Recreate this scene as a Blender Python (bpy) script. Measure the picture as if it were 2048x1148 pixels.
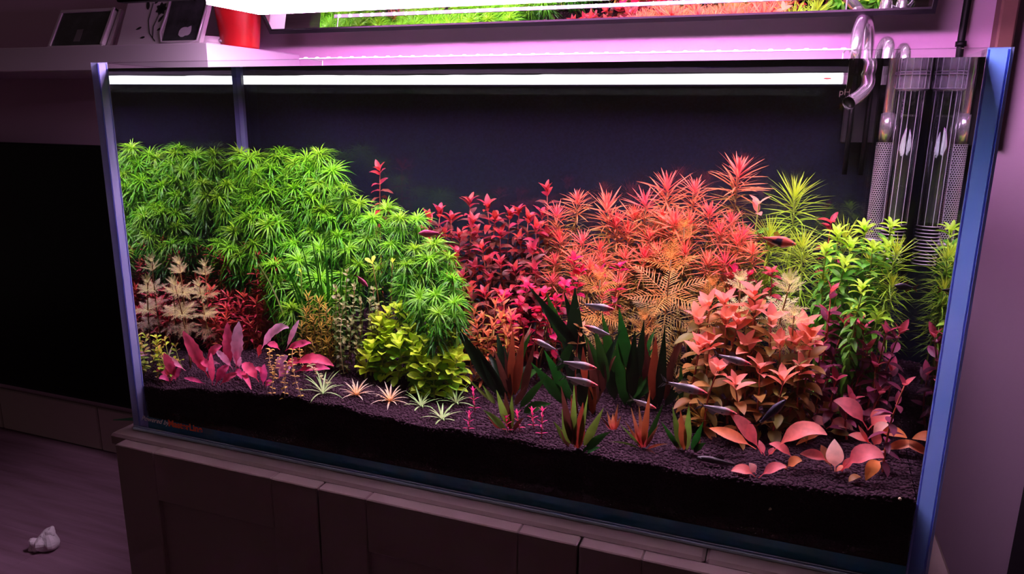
import bpy, math, random
import numpy as np
from mathutils import Matrix, Vector
random.seed(7)
R_ = random.Random(11)
for o in list(bpy.data.objects): bpy.data.objects.remove(o)
scene = bpy.context.scene
COL = scene.collection
PI = math.pi

# ------------------------------------------------------------------ camera
CAM = np.array([1.00119, -0.85492, 0.53188])
ROT = np.array([[0.93750481, 0.34778199, 0.01150781],
                [0.09147308, -0.21440342, -0.97245249],
                [-0.33573414, 0.91273154, -0.23281693]])      # right, down, forward
FOC = 1448.29                                                    # focal length for a 2048 wide frame
cam_d = bpy.data.cameras.new('camera')
cam_d.sensor_width = 36.0
cam_d.lens = FOC / 2048.0 * 36.0
cam_d.clip_start = 0.02
cam_o = bpy.data.objects.new('camera', cam_d)
COL.objects.link(cam_o)
m = Matrix.Identity(4)
for i in range(3):
    m[i][0] = ROT[0][i]; m[i][1] = -ROT[1][i]; m[i][2] = -ROT[2][i]; m[i][3] = CAM[i]
cam_o.matrix_world = m
scene.camera = cam_o

# ------------------------------------------------------------------ world, exposure, lamps' strength
world = bpy.data.worlds.new('dim_room')
scene.world = world
world.use_nodes = True
bg = world.node_tree.nodes['Background']
bg.inputs[0].default_value = (1.0, 0.66, 0.68, 1)
bg.inputs[1].default_value = 0.037
scene.view_settings.view_transform = 'Standard'
scene.view_settings.look = 'None'
scene.view_settings.gamma = 1.0
scene.view_settings.use_curve_mapping = False
scene.view_settings.exposure = 0.0
cy = scene.cycles
cy.max_bounces = 14; cy.diffuse_bounces = 3; cy.glossy_bounces = 5; cy.transmission_bounces = 6
cy.transparent_max_bounces = 24
cy.caustics_reflective = False
cy.use_denoising = True
GLOW = 170.0           # added glow strip on the lamp's back edge, tints the wall magenta
PANEL = 46.0          # lamp diffuser strength
PANEL_COL = (1.0, 0.76, 1.0)
LED = 400.0           # the bare diodes in it
BAR = 2.6             # white light bar behind the tank

# ------------------------------------------------------------------ geometry of the view: a pixel and a depth give a point
TW, TD, TH = 1.20, 0.475, 0.60     # tank, metres
GF, GS, GB = 0.012, 0.020, 0.020   # front, side and bottom glass
WL = 0.592                         # water level
INB = 0.455                        # inner face of the back glass
def ray(u, v):
    d = ROT.T @ np.array([(u - 1024) / FOC, (v - 574) / FOC, 1.0])
    return d / np.linalg.norm(d)
def pix(u, v, Y):                  # in air
    d = ray(u, v)
    return Vector(CAM + d * ((Y - CAM[1]) / d[1]))
def pixz(u, v, z):
    d = ray(u, v)
    return Vector(CAM + d * ((z - CAM[2]) / d[2]))
def at(u, v, Y):                   # in the water, bent at the front glass
    d = ray(u, v)
    h = CAM + d * ((GF - CAM[1]) / d[1])
    t = np.array([d[0] / 1.333, 0, d[2] / 1.333]); t[1] = math.sqrt(1 - t @ t)
    return Vector(h + t * ((Y - GF) / t[1]))
def mpp(u, v, Y):                  # metres for one pixel there
    return abs((at(u, v + 8, Y) - at(u, v, Y)).z) / 8
def lerp(a, b, t): return a + (b - a) * t
SX = [0.0, 0.05, 0.15, 0.31, 0.42, 0.52, 0.67, 0.80, 0.96, 1.08, 1.2]
SZ = [0.074, 0.076, 0.090, 0.103, 0.100, 0.092, 0.095, 0.093, 0.092, 0.098, 0.108]
def soil(x, y):
    z = float(np.interp(x, SX, SZ))
    return z + 0.15 * (y - GF) + 0.0025 * math.sin(x * 31 + y * 9) * min(1, y * 12) + 0.0018 * math.sin(x * 67 - y * 43)
def seen_at(p, u, v):              # the pixel that shows a point in the water, starting from a guess
    for _ in range(30):
        q = at(u, v, p.y); a = at(u + 1, v, p.y) - q; b = at(u, v + 1, p.y) - q; d = p - q
        det = a.x * b.z - a.z * b.x
        u += max(-200, min(200, (d.x * b.z - d.z * b.x) / det)); v += max(-200, min(200, (a.x * d.z - a.z * d.x) / det))
    return u, v
def ground(u, v):                  # where a pixel meets the soil
    a, b = GF + .002, INB - .01
    if at(u, v, a).z < soil(at(u, v, a).x, a): return at(u, v, a)
    for _ in range(30):
        c = (a + b) / 2; p = at(u, v, c)
        if p.z > soil(p.x, c): a = c
        else: b = c
    return at(u, v, a)

# ------------------------------------------------------------------ materials
MATS = {}
def new_mat(name):
    mt = bpy.data.materials.new(name); mt.use_nodes = True
    nt = mt.node_tree; nt.nodes.clear()
    out = nt.nodes.new('ShaderNodeOutputMaterial')
    MATS[name] = mt
    return mt, nt, out
def N(nt, kind, **kw):
    n = nt.nodes.new('ShaderNode' + kind)
    for k, v in kw.items():
        if k in n.inputs: n.inputs[k].default_value = v
        else: setattr(n, k, v)
    return n
def c4(c): return (c[0], c[1], c[2], 1)
def srgb(r, g, b):
    f = lambda x: (x / 255 / 12.92) if x < 10.3 else ((x / 255 + .055) / 1.055) ** 2.4
    return (f(r), f(g), f(b))
def solid(name, c, rough=.5, metal=0.0, bump=0.0, bscale=200, var=0.0, vscale=8, coat=0.0, spec=.5):
    mt, nt, out = new_mat(name)
    p = N(nt, 'BsdfPrincipled', **{'Base Color': c4(c), 'Roughness': rough, 'Metallic': metal, 'Coat Weight': coat, 'Specular IOR Level': spec})
    tc = N(nt, 'TexCoord')
    if var:
        nz = N(nt, 'TexNoise', Scale=vscale, Detail=4.0)
        nt.links.new(tc.outputs['Object'], nz.inputs['Vector'])
        mr = N(nt, 'MapRange'); mr.inputs['From Min'].default_value = .3; mr.inputs['From Max'].default_value = .7
        mr.inputs['To Min'].default_value = 1 - var; mr.inputs['To Max'].default_value = 1 + var
        hs = N(nt, 'HueSaturation', Color=c4(c))
        nt.links.new(nz.outputs['Fac'], mr.inputs['Value']); nt.links.new(mr.outputs[0], hs.inputs['Value'])
        nt.links.new(hs.outputs[0], p.inputs['Base Color'])
    if bump:
        nz = N(nt, 'TexNoise', Scale=bscale, Detail=3.0); bp = N(nt, 'Bump', Strength=bump, Distance=.002)
        nt.links.new(tc.outputs['Object'], nz.inputs['Vector'])
        nt.links.new(nz.outputs['Fac'], bp.inputs['Height']); nt.links.new(bp.outputs[0], p.inputs['Normal'])
    nt.links.new(p.outputs[0], out.inputs[0])
    return mt
def emit(name, c, s):
    mt, nt, out = new_mat(name)
    e = N(nt, 'Emission', Color=c4(c), Strength=s)
    nt.links.new(e.outputs[0], out.inputs[0])
    return mt
def leafmat(name, young, old, trans=.4, rough=.42, var=.22, vein=0.0):
    """young -> old runs along the attribute g of the leaf; every leaf a little different"""
    mt, nt, out = new_mat(name)
    at_ = N(nt, 'Attribute', attribute_name='g')
    mx = N(nt, 'MixRGB'); mx.inputs[1].default_value = c4(young); mx.inputs[2].default_value = c4(old)
    nt.links.new(at_.outputs['Fac'], mx.inputs[0])
    oi = N(nt, 'ObjectInfo'); ge = N(nt, 'NewGeometry')
    ad = N(nt, 'Math', operation='ADD'); nt.links.new(oi.outputs['Random'], ad.inputs[0]); nt.links.new(ge.outputs['Random Per Island'], ad.inputs[1])
    mr = N(nt, 'MapRange'); mr.inputs['From Max'].default_value = 2.0
    mr.inputs['To Min'].default_value = 1 - var; mr.inputs['To Max'].default_value = 1 + var
    nt.links.new(ad.outputs[0], mr.inputs['Value'])
    tc = N(nt, 'TexCoord'); nz = N(nt, 'TexNoise', Scale=95.0, Detail=2.0)
    nt.links.new(tc.outputs['Object'], nz.inputs['Vector'])
    mr2 = N(nt, 'MapRange'); mr2.inputs['From Min'].default_value = .3; mr2.inputs['From Max'].default_value = .7
    mr2.inputs['To Min'].default_value = .80; mr2.inputs['To Max'].default_value = 1.15
    nt.links.new(nz.outputs['Fac'], mr2.inputs['Value'])
    mu = N(nt, 'Math', operation='MULTIPLY'); nt.links.new(mr.outputs[0], mu.inputs[0]); nt.links.new(mr2.outputs[0], mu.inputs[1])
    hs = N(nt, 'HueSaturation'); nt.links.new(mx.outputs[0], hs.inputs['Color']); nt.links.new(mu.outputs[0], hs.inputs['Value'])
    mh = N(nt, 'MapRange'); mh.inputs['To Min'].default_value = .488; mh.inputs['To Max'].default_value = .512
    nt.links.new(oi.outputs['Random'], mh.inputs['Value']); nt.links.new(mh.outputs[0], hs.inputs['Hue'])
    p = N(nt, 'BsdfPrincipled', Roughness=rough); nt.links.new(hs.outputs[0], p.inputs['Base Color'])
    p.inputs['Specular IOR Level'].default_value = .25
    tr = N(nt, 'BsdfTranslucent'); nt.links.new(hs.outputs[0], tr.inputs['Color'])
    ms = N(nt, 'MixShader'); ms.inputs[0].default_value = trans
    nt.links.new(p.outputs[0], ms.inputs[1]); nt.links.new(tr.outputs[0], ms.inputs[2]); nt.links.new(ms.outputs[0], out.inputs[0])
    return mt

def mat_glass(name, tint, amount=1.0):
    """thin clear glass: lets light through, mirrors more at a glancing angle"""
    mt, nt, out = new_mat(name)
    lw = N(nt, 'LayerWeight', Blend=.5)
    pw = N(nt, 'Math', operation='POWER'); pw.inputs[1].default_value = 5.0
    ma = N(nt, 'Math', operation='MULTIPLY_ADD'); ma.inputs[1].default_value = .9 * amount; ma.inputs[2].default_value = .03 * amount
    nt.links.new(lw.outputs['Facing'], pw.inputs[0]); nt.links.new(pw.outputs[0], ma.inputs[0])
    t = N(nt, 'BsdfTransparent', Color=c4(tint)); g = N(nt, 'BsdfGlossy', Roughness=.0)
    ms = N(nt, 'MixShader')
    nt.links.new(ma.outputs[0], ms.inputs[0]); nt.links.new(t.outputs[0], ms.inputs[1]); nt.links.new(g.outputs[0], ms.inputs[2])
    nt.links.new(ms.outputs[0], out.inputs[0])
    return mt
GLASS = mat_glass('clear_glass', (.985, .99, .99))
TUBE = mat_glass('tube_glass', (.90, .92, .94), 2.2)
def mat_edge(name, c, c2, k):
    """polished glass edge, blue-green in its depth, with piped lamp light put into the colour"""
    mt, nt, out = new_mat(name)
    tc = N(nt, 'TexCoord'); nz = N(nt, 'TexNoise', Scale=3.0, Detail=3.0)
    mp = N(nt, 'Mapping'); mp.inputs['Scale'].default_value = (1, 1, 2)
    nt.links.new(tc.outputs['Object'], mp.inputs[0]); nt.links.new(mp.outputs[0], nz.inputs['Vector'])
    mx = N(nt, 'MixRGB'); mx.inputs[1].default_value = c4(c); mx.inputs[2].default_value = c4(c2)
    mr = N(nt, 'MapRange'); mr.inputs['From Min'].default_value = .35; mr.inputs['From Max'].default_value = .65
    nt.links.new(nz.outputs['Fac'], mr.inputs['Value']); nt.links.new(mr.outputs[0], mx.inputs[0])
    d = N(nt, 'BsdfDiffuse'); t = N(nt, 'BsdfTranslucent'); g = N(nt, 'BsdfGlossy', Roughness=.08)
    nt.links.new(mx.outputs[0], d.inputs[0]); nt.links.new(mx.outputs[0], t.inputs[0])
    m1 = N(nt, 'MixShader'); m1.inputs[0].default_value = k
    nt.links.new(d.outputs[0], m1.inputs[1]); nt.links.new(t.outputs[0], m1.inputs[2])
    m2 = N(nt, 'MixShader'); m2.inputs[0].default_value = .06
    nt.links.new(m1.outputs[0], m2.inputs[1]); nt.links.new(g.outputs[0], m2.inputs[2])
    nt.links.new(m2.outputs[0], out.inputs[0])
    return mt
EDGE = mat_edge('glass_edge', (.10, .24, .62), (.20, .32, .75), .85)
EDGE_L = mat_edge('glass_edge_left_lit', (.36, .40, .85), (.55, .52, .95), .85)  # paler copy: stronger piped light of the left edge put into the colour
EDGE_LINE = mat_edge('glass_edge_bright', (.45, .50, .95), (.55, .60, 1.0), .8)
EDGE_BASE = mat_edge('glass_base_edge', (.03, .19, .42), (.05, .30, .44), .15)

def mat_water():
    mt, nt, out = new_mat('water_surface')          # top, sides, back: mirror from below past the critical angle
    fr = N(nt, 'Fresnel', IOR=1.333)
    t = N(nt, 'BsdfTransparent', Color=(.99, .995, 1, 1)); g = N(nt, 'BsdfGlossy', Roughness=.0)
    tc = N(nt, 'TexCoord'); nz = N(nt, 'TexNoise', Scale=9.0, Detail=1.0); bp = N(nt, 'Bump', Strength=.05, Distance=.004)
    nt.links.new(tc.outputs['Object'], nz.inputs['Vector']); nt.links.new(nz.outputs['Fac'], bp.inputs['Height'])
    nt.links.new(bp.outputs[0], g.inputs['Normal'])
    ms = N(nt, 'MixShader')
    nt.links.new(fr.outputs[0], ms.inputs[0]); nt.links.new(t.outputs[0], ms.inputs[1]); nt.links.new(g.outputs[0], ms.inputs[2])
    nt.links.new(ms.outputs[0], out.inputs[0])
    m2, n2, o2 = new_mat('water_side')
    fr = N(n2, 'Fresnel', IOR=1.333); t = N(n2, 'BsdfTransparent'); g = N(n2, 'BsdfGlossy', Roughness=.0, Color=(.72, .74, .8, 1))
    ms = N(n2, 'MixShader')
    n2.links.new(fr.outputs[0], ms.inputs[0]); n2.links.new(t.outputs[0], ms.inputs[1]); n2.links.new(g.outputs[0], ms.inputs[2]); n2.links.new(ms.outputs[0], o2.inputs[0])
    m3, n3, o3 = new_mat('water_front')
    g = N(n3, 'BsdfGlass', IOR=1.333, Roughness=0.0)
    n3.links.new(g.outputs[0], o3.inputs[0])
    return mt, m2, m3
W_TOP, W_SIDE, W_FRONT = mat_water()
CHROME = solid('polished_steel', (.78, .70, .77), .20, .88)
STEEL = solid('brushed_steel', (.55, .47, .54), .35, .6)
BLACK = solid('black_plastic', (.012, .011, .013), .4)
SATIN_BLACK = solid('satin_black', (.004, .004, .005), .5, spec=.2)
WHITE = solid('white_lacquer', (.78, .70, .76), .4)

# ------------------------------------------------------------------ mesh helpers
def mesh(name, V, F, mat=None, g=None, smooth=True, mats=None, fm=None):
    me = bpy.data.meshes.new(name)
    me.from_pydata([tuple(v) for v in V], [], F)
    if g is not None:
        a = me.attributes.new('g', 'FLOAT', 'POINT'); a.data.foreach_set('value', np.asarray(g, dtype=np.float32))
    if smooth: me.polygons.foreach_set('use_smooth', [True] * len(me.polygons))
    for x in (mats or ([mat] if mat else [])): me.materials.append(x)
    if fm: me.polygons.foreach_set('material_index', fm)
    me.update()
    return me
def link(name, me, parent=None, mat4=None):
    o = bpy.data.objects.new(name, me)
    COL.objects.link(o)
    if parent is not None: o.parent = parent
    if mat4 is not None: o.matrix_basis = mat4
    return o
def tag(o, label=None, cat=None, group=None, kind=None):
    if label: o['label'] = label
    if cat: o['category'] = cat
    if group: o['group'] = group
    if kind: o['kind'] = kind
    return o
def empty(name, loc, label=None, cat=None, group=None):
    o = bpy.data.objects.new(name, None); o.empty_display_size = .02
    o.location = loc; COL.objects.link(o)
    return tag(o, label, cat, group)
class MB:
    """collects shapes for one mesh"""
    def __init__(s): s.V = []; s.F = []; s.g = []; s.fm = []
    def add(s, V, F, g=None, mi=0):
        n = len(s.V); s.V += [tuple(v) for v in V]; s.F += [tuple(i + n for i in f) for f in F]
        s.g += list(g) if g is not None else [0.0] * len(V); s.fm += [mi] * len(F)
        return s
    def box(s, x0, x1, y0, y1, z0, z1, mi=0, b=0.0):
        if b <= 0:
            V = [(x, y, z) for z in (z0, z1) for y in (y0, y1) for x in (x0, x1)]
            return s.add(V, [(0, 2, 3, 1), (4, 5, 7, 6), (0, 1, 5, 4), (2, 6, 7, 3), (0, 4, 6, 2), (1, 3, 7, 5)], mi=mi)
        # chamfered box
        V = []; idx = {}
        for sx in (0, 1):
            for sy in (0, 1):
                for sz in (0, 1):
                    X, Y, Z = (x0, x1)[sx], (y0, y1)[sy], (z0, z1)[sz]
                    dx, dy, dz = (b, -b)[sx], (b, -b)[sy], (b, -b)[sz]
                    for k, p in enumerate(((X, Y + dy, Z + dz), (X + dx, Y, Z + dz), (X + dx, Y + dy, Z))):
                        idx[(sx, sy, sz, k)] = len(V); V.append(p)
        F = []
        I = lambda a, b_, c, k: idx[(a, b_, c, k)]
        for sx in (0, 1): F.append([I(sx, 0, 0, 0), I(sx, 1, 0, 0), I(sx, 1, 1, 0), I(sx, 0, 1, 0)][::1 if sx else -1])
        for sy in (0, 1): F.append([I(0, sy, 0, 1), I(0, sy, 1, 1), I(1, sy, 1, 1), I(1, sy, 0, 1)][::1 if sy else -1])
        for sz in (0, 1): F.append([I(0, 0, sz, 2), I(1, 0, sz, 2), I(1, 1, sz, 2), I(0, 1, sz, 2)][::1 if sz else -1])
        for a in (0, 1):
            for c in (0, 1):
                F.append([I(a, c, 0, 0), I(a, c, 1, 0), I(a, c, 1, 1), I(a, c, 0, 1)][::1 if a == c else -1][::-1])
                F.append([I(a, 0, c, 0), I(a, 1, c, 0), I(a, 1, c, 2), I(a, 0, c, 2)][::1 if a == c else -1])
                F.append([I(0, a, c, 1), I(1, a, c, 1), I(1, a, c, 2), I(0, a, c, 2)][::1 if a == c else -1][::-1])
        for a in (0, 1):
            for c in (0, 1):
                for d in (0, 1):
                    F.append([I(a, c, d, 0), I(a, c, d, 1), I(a, c, d, 2)][::1 if (a + c + d) % 2 else -1])
        return s.add(V, F, mi=mi)
    def tube(s, pts, r, n=6, cap=True, mi=0, g=None):
        pts = [Vector(p) for p in pts]; k = len(pts)
        rr = r if hasattr(r, '__len__') else [r] * k
        V = []; F = []; G = []
        up = Vector((0, 0, 1))
        t0 = (pts[1] - pts[0]).normalized()
        u = t0.cross(up);  u = t0.cross(Vector((0, 1, 0))) if u.length < .05 else u
        u.normalize()
        for i, p in enumerate(pts):
            t = ((pts[min(i + 1, k - 1)] - pts[max(i - 1, 0)])).normalized()
            u = (u - t * u.dot(t)).normalized(); w = t.cross(u)
            for j in range(n):
                a = 2 * PI * j / n
                V.append(p + (u * math.cos(a) + w * math.sin(a)) * rr[i]); G.append(g[i] if g else 0.0)
        for i in range(k - 1):
            for j in range(n):
                a, b = i * n + j, i * n + (j + 1) % n
                F.append((a, b, b + n, a + n))
        if cap: F += [tuple(range(n))[::-1], tuple(range((k - 1) * n, k * n))]
        return s.add(V, F, G, mi)
    def lathe(s, prof, n=24, c=(0, 0, 0), mi=0, axis=None):
        V = []; F = []
        for (r, z) in prof:
            for j in range(n):
                a = 2 * PI * j / n; V.append((c[0] + r * math.cos(a), c[1] + r * math.sin(a), c[2] + z))
        for i in range(len(prof) - 1):
            for j in range(n):
                a, b = i * n + j, i * n + (j + 1) % n
                F.append((a, b, b + n, a + n))
        return s.add(V, F, mi=mi)
    def build(s, name, mat, parent=None, smooth=False, mat4=None, mats=None):
        me = mesh(name, s.V, s.F, mat, s.g, smooth, mats, s.fm if mats else None)
        return link(name, me, parent, mat4)
def box(name, mat, x0, x1, y0, y1, z0, z1, parent=None, b=0.0):
    return MB().box(x0, x1, y0, y1, z0, z1, b=b).build(name, mat, parent)
def struct(o): o['kind'] = 'structure'; return o

# ------------------------------------------------------------------ leaves
def prof(shape, t):
    if shape == 'lance': return (t ** .7) * ((1 - t) ** .8) * 2.75
    if shape == 'ovate': return math.sin(PI * t ** .75) ** .8 if 0 < t < 1 else 0
    if shape == 'spoon': return (.22 + .78 * max(0, math.sin(PI * min(1, max(0, (t - .22) / .80)) ** 1.0)) ** .8) * (1 if t < .97 else .35)
    if shape == 'strap': return min(1, .45 + t * 2.2) * (1 if t < .62 else max(0, (1 - ((t - .62) / .38) ** 1.7)))
    if shape == 'linear': return min(1, .5 + t * 4) * (1 if t < .55 else max(.0, 1 - ((t - .55) / .45) ** 1.5))
    if shape == 'sword': return min(1, .55 + t * 1.3) * (1 if t < .36 else max(0, 1 - ((t - .36) / .64) ** 1.25))
    return 1
def leaf_geo(L, W, shape, pitch, droop, cup=.15, n=6, wave=0.0, g0=0.0, g1=1.0, rows=3, ph=0.0):
    """a leaf from the origin along +X, face up +Z; rows=2 is a plain narrow blade"""
    V = []; F = []; G = []
    x = z = 0.0
    for i in range(n + 1):
        t = i / n
        a = pitch - droop * t
        if i: x += L / n * math.cos(a); z += L / n * math.sin(a)
        w = W * .5 * max(.04, prof(shape, min(.995, max(.005, t))))
        nx, nz = -math.sin(a), math.cos(a)
        wv = wave * W * math.sin(t * 17 + ph) if wave else 0
        if rows == 2:
            V += [(x, -w, z), (x, w, z)]; G += [lerp(g0, g1, t)] * 2
        else:
            c = cup * w * 2
            V += [(x + nx * (c + wv), -w, z + nz * (c + wv)), (x, 0, z), (x + nx * (c - wv), w, z + nz * (c - wv))]; G += [lerp(g0, g1, t)] * 3
    r = rows
    for i in range(n):
        for j in range(r - 1):
            a = i * r + j
            F.append((a, a + r, a + r + 1, a + 1))
    return V, F, G
LEAFCACHE = {}
def leaf_mesh(key, mat, L, W, shape, pitch, droop, cup=.15, n=5, wave=0.0, k=3, g0=0., g1=1., rows=3):
    """k variants of one leaf, one unit long unless told otherwise"""
    kk = (key, mat.name)
    if kk not in LEAFCACHE:
        out = []
        for i in range(k):
            V, F, G = leaf_geo(L, W * R_.uniform(.88, 1.12), shape, pitch + R_.uniform(-.12, .12), droop * R_.uniform(.6, 1.4), cup, n, wave, g0, g1, rows, R_.uniform(0, 6))
            out.append(mesh('leaf', V, F, mat, G))
        LEAFCACHE[kk] = out
    return R_.choice(LEAFCACHE[kk])
def rotm(az, el): return Matrix.Rotation(az, 4, 'Z') @ Matrix.Rotation(-el, 4, 'Y')
def xf(V, M): return [M @ Vector(v) for v in V]
def whorl_mesh(mat, nleaf, e0, e1, L0, L1, W, droop, shape='linear', n=4, g0=0., g1=1., spread=0.0, rows=2, jit=.12):
    """a rosette of narrow leaves around the stem, youngest and steepest in the middle"""
    b = MB()
    for i in range(nleaf):
        f = i / max(1, nleaf - 1)
        az = i * 2.39996 + R_.uniform(-.2, .2)
        el = lerp(e0, e1, f) + R_.uniform(-jit, jit)
        L = lerp(L0, L1, min(1, f * 1.6)) * R_.uniform(.85, 1.12)
        V, F, G = leaf_geo(L, W * R_.uniform(.85, 1.15), shape, .12, droop * R_.uniform(.6, 1.4), .1, n, 0, lerp(g0, g1, f * .6), min(1, lerp(g0, g1, f * .6 + .45)), rows)
        M = Matrix.Translation((0, 0, -spread * f)) @ rotm(az, el) @ Matrix.Rotation(R_.uniform(-.5, .5), 4, 'X')
        b.add(xf(V, M), F, G)
    return mesh('leaf_whorl', b.V, b.F, mat, b.g)
def feather_mesh(mat, L=1.0, n=15, pl=.34, droop=.45, w=.022, pw=.016):
    """a comb-like leaf: midrib and thin side needles"""
    b = MB()
    pts = []; x = z = 0.0
    for i in range(9):
        a = .15 - droop * i / 8
        if i: x += L / 8 * math.cos(a); z += L / 8 * math.sin(a)
        pts.append(Vector((x, 0, z)))
    V = []; F = []; G = []
    for i, p in enumerate(pts):
        h = w * .5 * (1 - .7 * i / 8); V += [(p.x, -h, p.z), (p.x, h, p.z)]; G += [.3 * i / 8] * 2
    for i in range(8): F.append((2 * i, 2 * i + 2, 2 * i + 3, 2 * i + 1))
    b.add(V, F, G)
    for i in range(n):
        t = .10 + .88 * i / (n - 1)
        k = min(7, int(t * 8)); p = pts[k].lerp(pts[k + 1], t * 8 - k)
        l = pl * (math.sin(PI * min(1, .25 + t * .8)) * .8 + .2) * R_.uniform(.9, 1.1)
        for s in (-1, 1):
            an = s * (1.05 - .35 * t) + R_.uniform(-.08, .08)
            V, F, G = leaf_geo(l, pw, 'linear', .1, .5, .1, 3, 0, .3, 1.0, 2)
            b.add(xf(V, Matrix.Translation(p) @ rotm(an, R_.uniform(-.1, .2))), F, G)
    return mesh('feather_leaf', b.V, b.F, mat, b.g)
def blade_mesh(name, P, W, shape, mat, facing, n=9, cup=.12, wave=0.0, petiole=0.0, g=(0., 1.), ruf=0.0):
    """a leaf along a 3-point curve P in metres; facing = direction its upper side looks to"""
    p0, p1, p2 = [Vector(p) for p in P]
    V = []; F = []; G = []
    nf = Vector(facing)
    ph = R_.uniform(0, 6)
    for i in range(n + 1):
        t = i / n
        c = p0 * (1 - t) ** 2 + p1 * 2 * t * (1 - t) + p2 * t * t
        d = ((p1 - p0) * (1 - t) + (p2 - p1) * t).normalized()
        s = d.cross(nf)
        if s.length < 1e-4: s = Vector((1, 0, 0))
        s.normalize(); nn = s.cross(d).normalized()
        if nn.dot(nf) < 0: nn = -nn
        tt = (t - petiole) / (1 - petiole)
        w = W * .5 * (max(.05, prof(shape, min(.99, max(.01, tt)))) if tt > 0 else .07)
        wl = w * (1 + ruf * math.sin(t * 38 + ph)); wr = w * (1 + ruf * math.sin(t * 41 + ph + 2))
        wv = wave * w * math.sin(t * 15 + ph)
        G += [lerp(g[0], g[1], t)] * 3
        V += [c - s * wl + nn * (cup * w * 2 + wv), c, c + s * wr + nn * (cup * w * 2 - wv)]
    for i in range(n):
        a = 3 * i
        F += [(a, a + 3, a + 4, a + 1), (a + 1, a + 4, a + 5, a + 2)]
    return mesh(name, V, F, mat, G)
ORD = ['leftmost', 'second from left', 'third from left', 'fourth from left', 'fifth from left', 'sixth from left', 'seventh from left',
       'eighth from left', 'ninth from left', 'tenth from left', 'eleventh from left', 'twelfth from left', 'thirteenth from left', 'fourteenth from left']
ROWS = {1: ['the row'], 2: ['the upper row', 'the lower row'], 3: ['the top row', 'the middle row', 'the bottom row'],
        4: ['the top row', 'the second row', 'the third row', 'the bottom row']}
def label_cluster(plants, desc, where, group, cat, per=9):
    """plants: (root, u, v). Each label names a row counted from the top and a place in it counted from the left"""
    n = len(plants)
    if n == 1:
        tag(plants[0][0], desc + ' ' + where, cat); return
    nr = max(1, math.ceil(n / per))
    pl = sorted(plants, key=lambda q: q[2])
    k = math.ceil(n / nr)
    for r in range(nr):
        row = sorted(pl[r * k:(r + 1) * k], key=lambda q: q[1])
        for i, (o, u, v) in enumerate(row):
            rr = ROWS[nr][r] if nr <= 4 else ('the top row' if r == 0 else 'the bottom row' if r == nr - 1 else 'the ' + ['', 'second', 'third', 'fourth', 'fifth', 'sixth', 'seventh', 'eighth'][r] + ' row')
            pos = ORD[i]
            if i == len(row) - 1 and len(row) > 1: pos = 'rightmost'
            if nr == 1: tag(o, desc + ' ' + where + ', ' + pos, cat, group)
            else: tag(o, desc + ' ' + where + ', ' + pos + ' in ' + rr, cat, group)

# ================================================================== the room
WALLM = solid('magenta_lit_wall', (.64, .40, .58), .85, bump=.15, bscale=120)  # white wall, magenta lamp light partly put into its colour
struct(box('wall_back', WALLM, -2.6, 2.6, .600, .66, -.46, 2.0))
def wood_floor():
    mt, nt, out = new_mat('laminate_floor')
    tc = N(nt, 'TexCoord'); mp = N(nt, 'Mapping'); mp.inputs['Scale'].default_value = (1.2, 14, 1)
    nz = N(nt, 'TexNoise', Scale=3.0, Detail=6.0)
    nt.links.new(tc.outputs['Object'], mp.inputs[0]); nt.links.new(mp.outputs[0], nz.inputs['Vector'])
    mx = N(nt, 'MixRGB'); mx.inputs[1].default_value = (.17, .08, .12, 1); mx.inputs[2].default_value = (.32, .17, .25, 1)
    mr = N(nt, 'MapRange'); mr.inputs['From Min'].default_value = .3; mr.inputs['From Max'].default_value = .7
    nt.links.new(nz.outputs['Fac'], mr.inputs['Value']); nt.links.new(mr.outputs[0], mx.inputs[0])
    p = N(nt, 'BsdfPrincipled', Roughness=.45); nt.links.new(mx.outputs[0], p.inputs['Base Color']); nt.links.new(p.outputs[0], out.inputs[0])
    return mt
FLOORM = wood_floor()
fl = struct(box('floor', FLOORM, -2.6, 2.6, -3.0, .60, -.50, -.4605))
for i in range(8):                                   # laminate boards in view, left of the cabinet
    y1 = .585 - i * .19
    for j in range(2):
        x0 = -2.2 + j * 1.28 + (i % 3) * .35 - .3
        MB().box(x0, x0 + 1.277, y1 - .1885, y1, -.4602, -.4600, b=.0).build('floor_board', FLOORM, fl)
BASEM = solid('grey_white_skirting', (.46, .36, .35), .6)
sk = struct(MB().box(-2.6, -.02, .594, .5995, -.458, -.324).build('baseboard_back', BASEM))
for x0, x1 in ((-2.0, -1.245), (-1.24, -.827), (-.822, -.05)):
    MB().box(x0, x1, .585, .594, -.458, -.322, b=.003).build('board', BASEM, sk)
TRIM = solid('brown_wood_trim', (.16, .07, .055), .6, var=.2, vscale=20)
tr = struct(MB().box(1.303, 1.328, .560, .5995, .50, 2.0, b=.003).build('trim_1', TRIM))

# ------------------------------------------------------------------ lamp over the tank
lamp = empty('aquarium_lamp', (.61, .22, .707), 'long bright aquarium lamp hanging over the tank, its white underside glowing', 'lamp')
LX0, LX1, LY0, LY1, LZ = .090, 1.14, .158, .286, .707
def lbox(name, mat, x0, x1, y0, y1, z0, z1, b=0.0, par=lamp):
    L = (.61, .22, .707) if par is lamp else (0, 0, 0)
    return MB().box(x0 - L[0], x1 - L[0], y0 - L[1], y1 - L[1], z0 - L[2], z1 - L[2], b=b).build(name, mat, par)
DIFF = emit('lamp_diffuser_light', PANEL_COL, PANEL)
lbox('diffuser', DIFF, LX0, LX1, LY0, LY1, LZ, LZ + .004)
lbox('wall_fill_strip', emit('added_magenta_wall_glow', (1.0, .32, .95), GLOW), LX0, LX1, LY1 + .0005, LY1 + .003, LZ - .006, LZ + .004)  # added glowing strip, throws magenta onto the wall
ENDG = emit('added_left_end_glow', (1.0, .62, 1.0), 62.0)
lbox('end_fill_strip', ENDG, LX0 - .003, LX0 - .0005, LY0, LY1, LZ - .006, LZ + .004)  # added glowing end strip, brightens the shelf end
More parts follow.
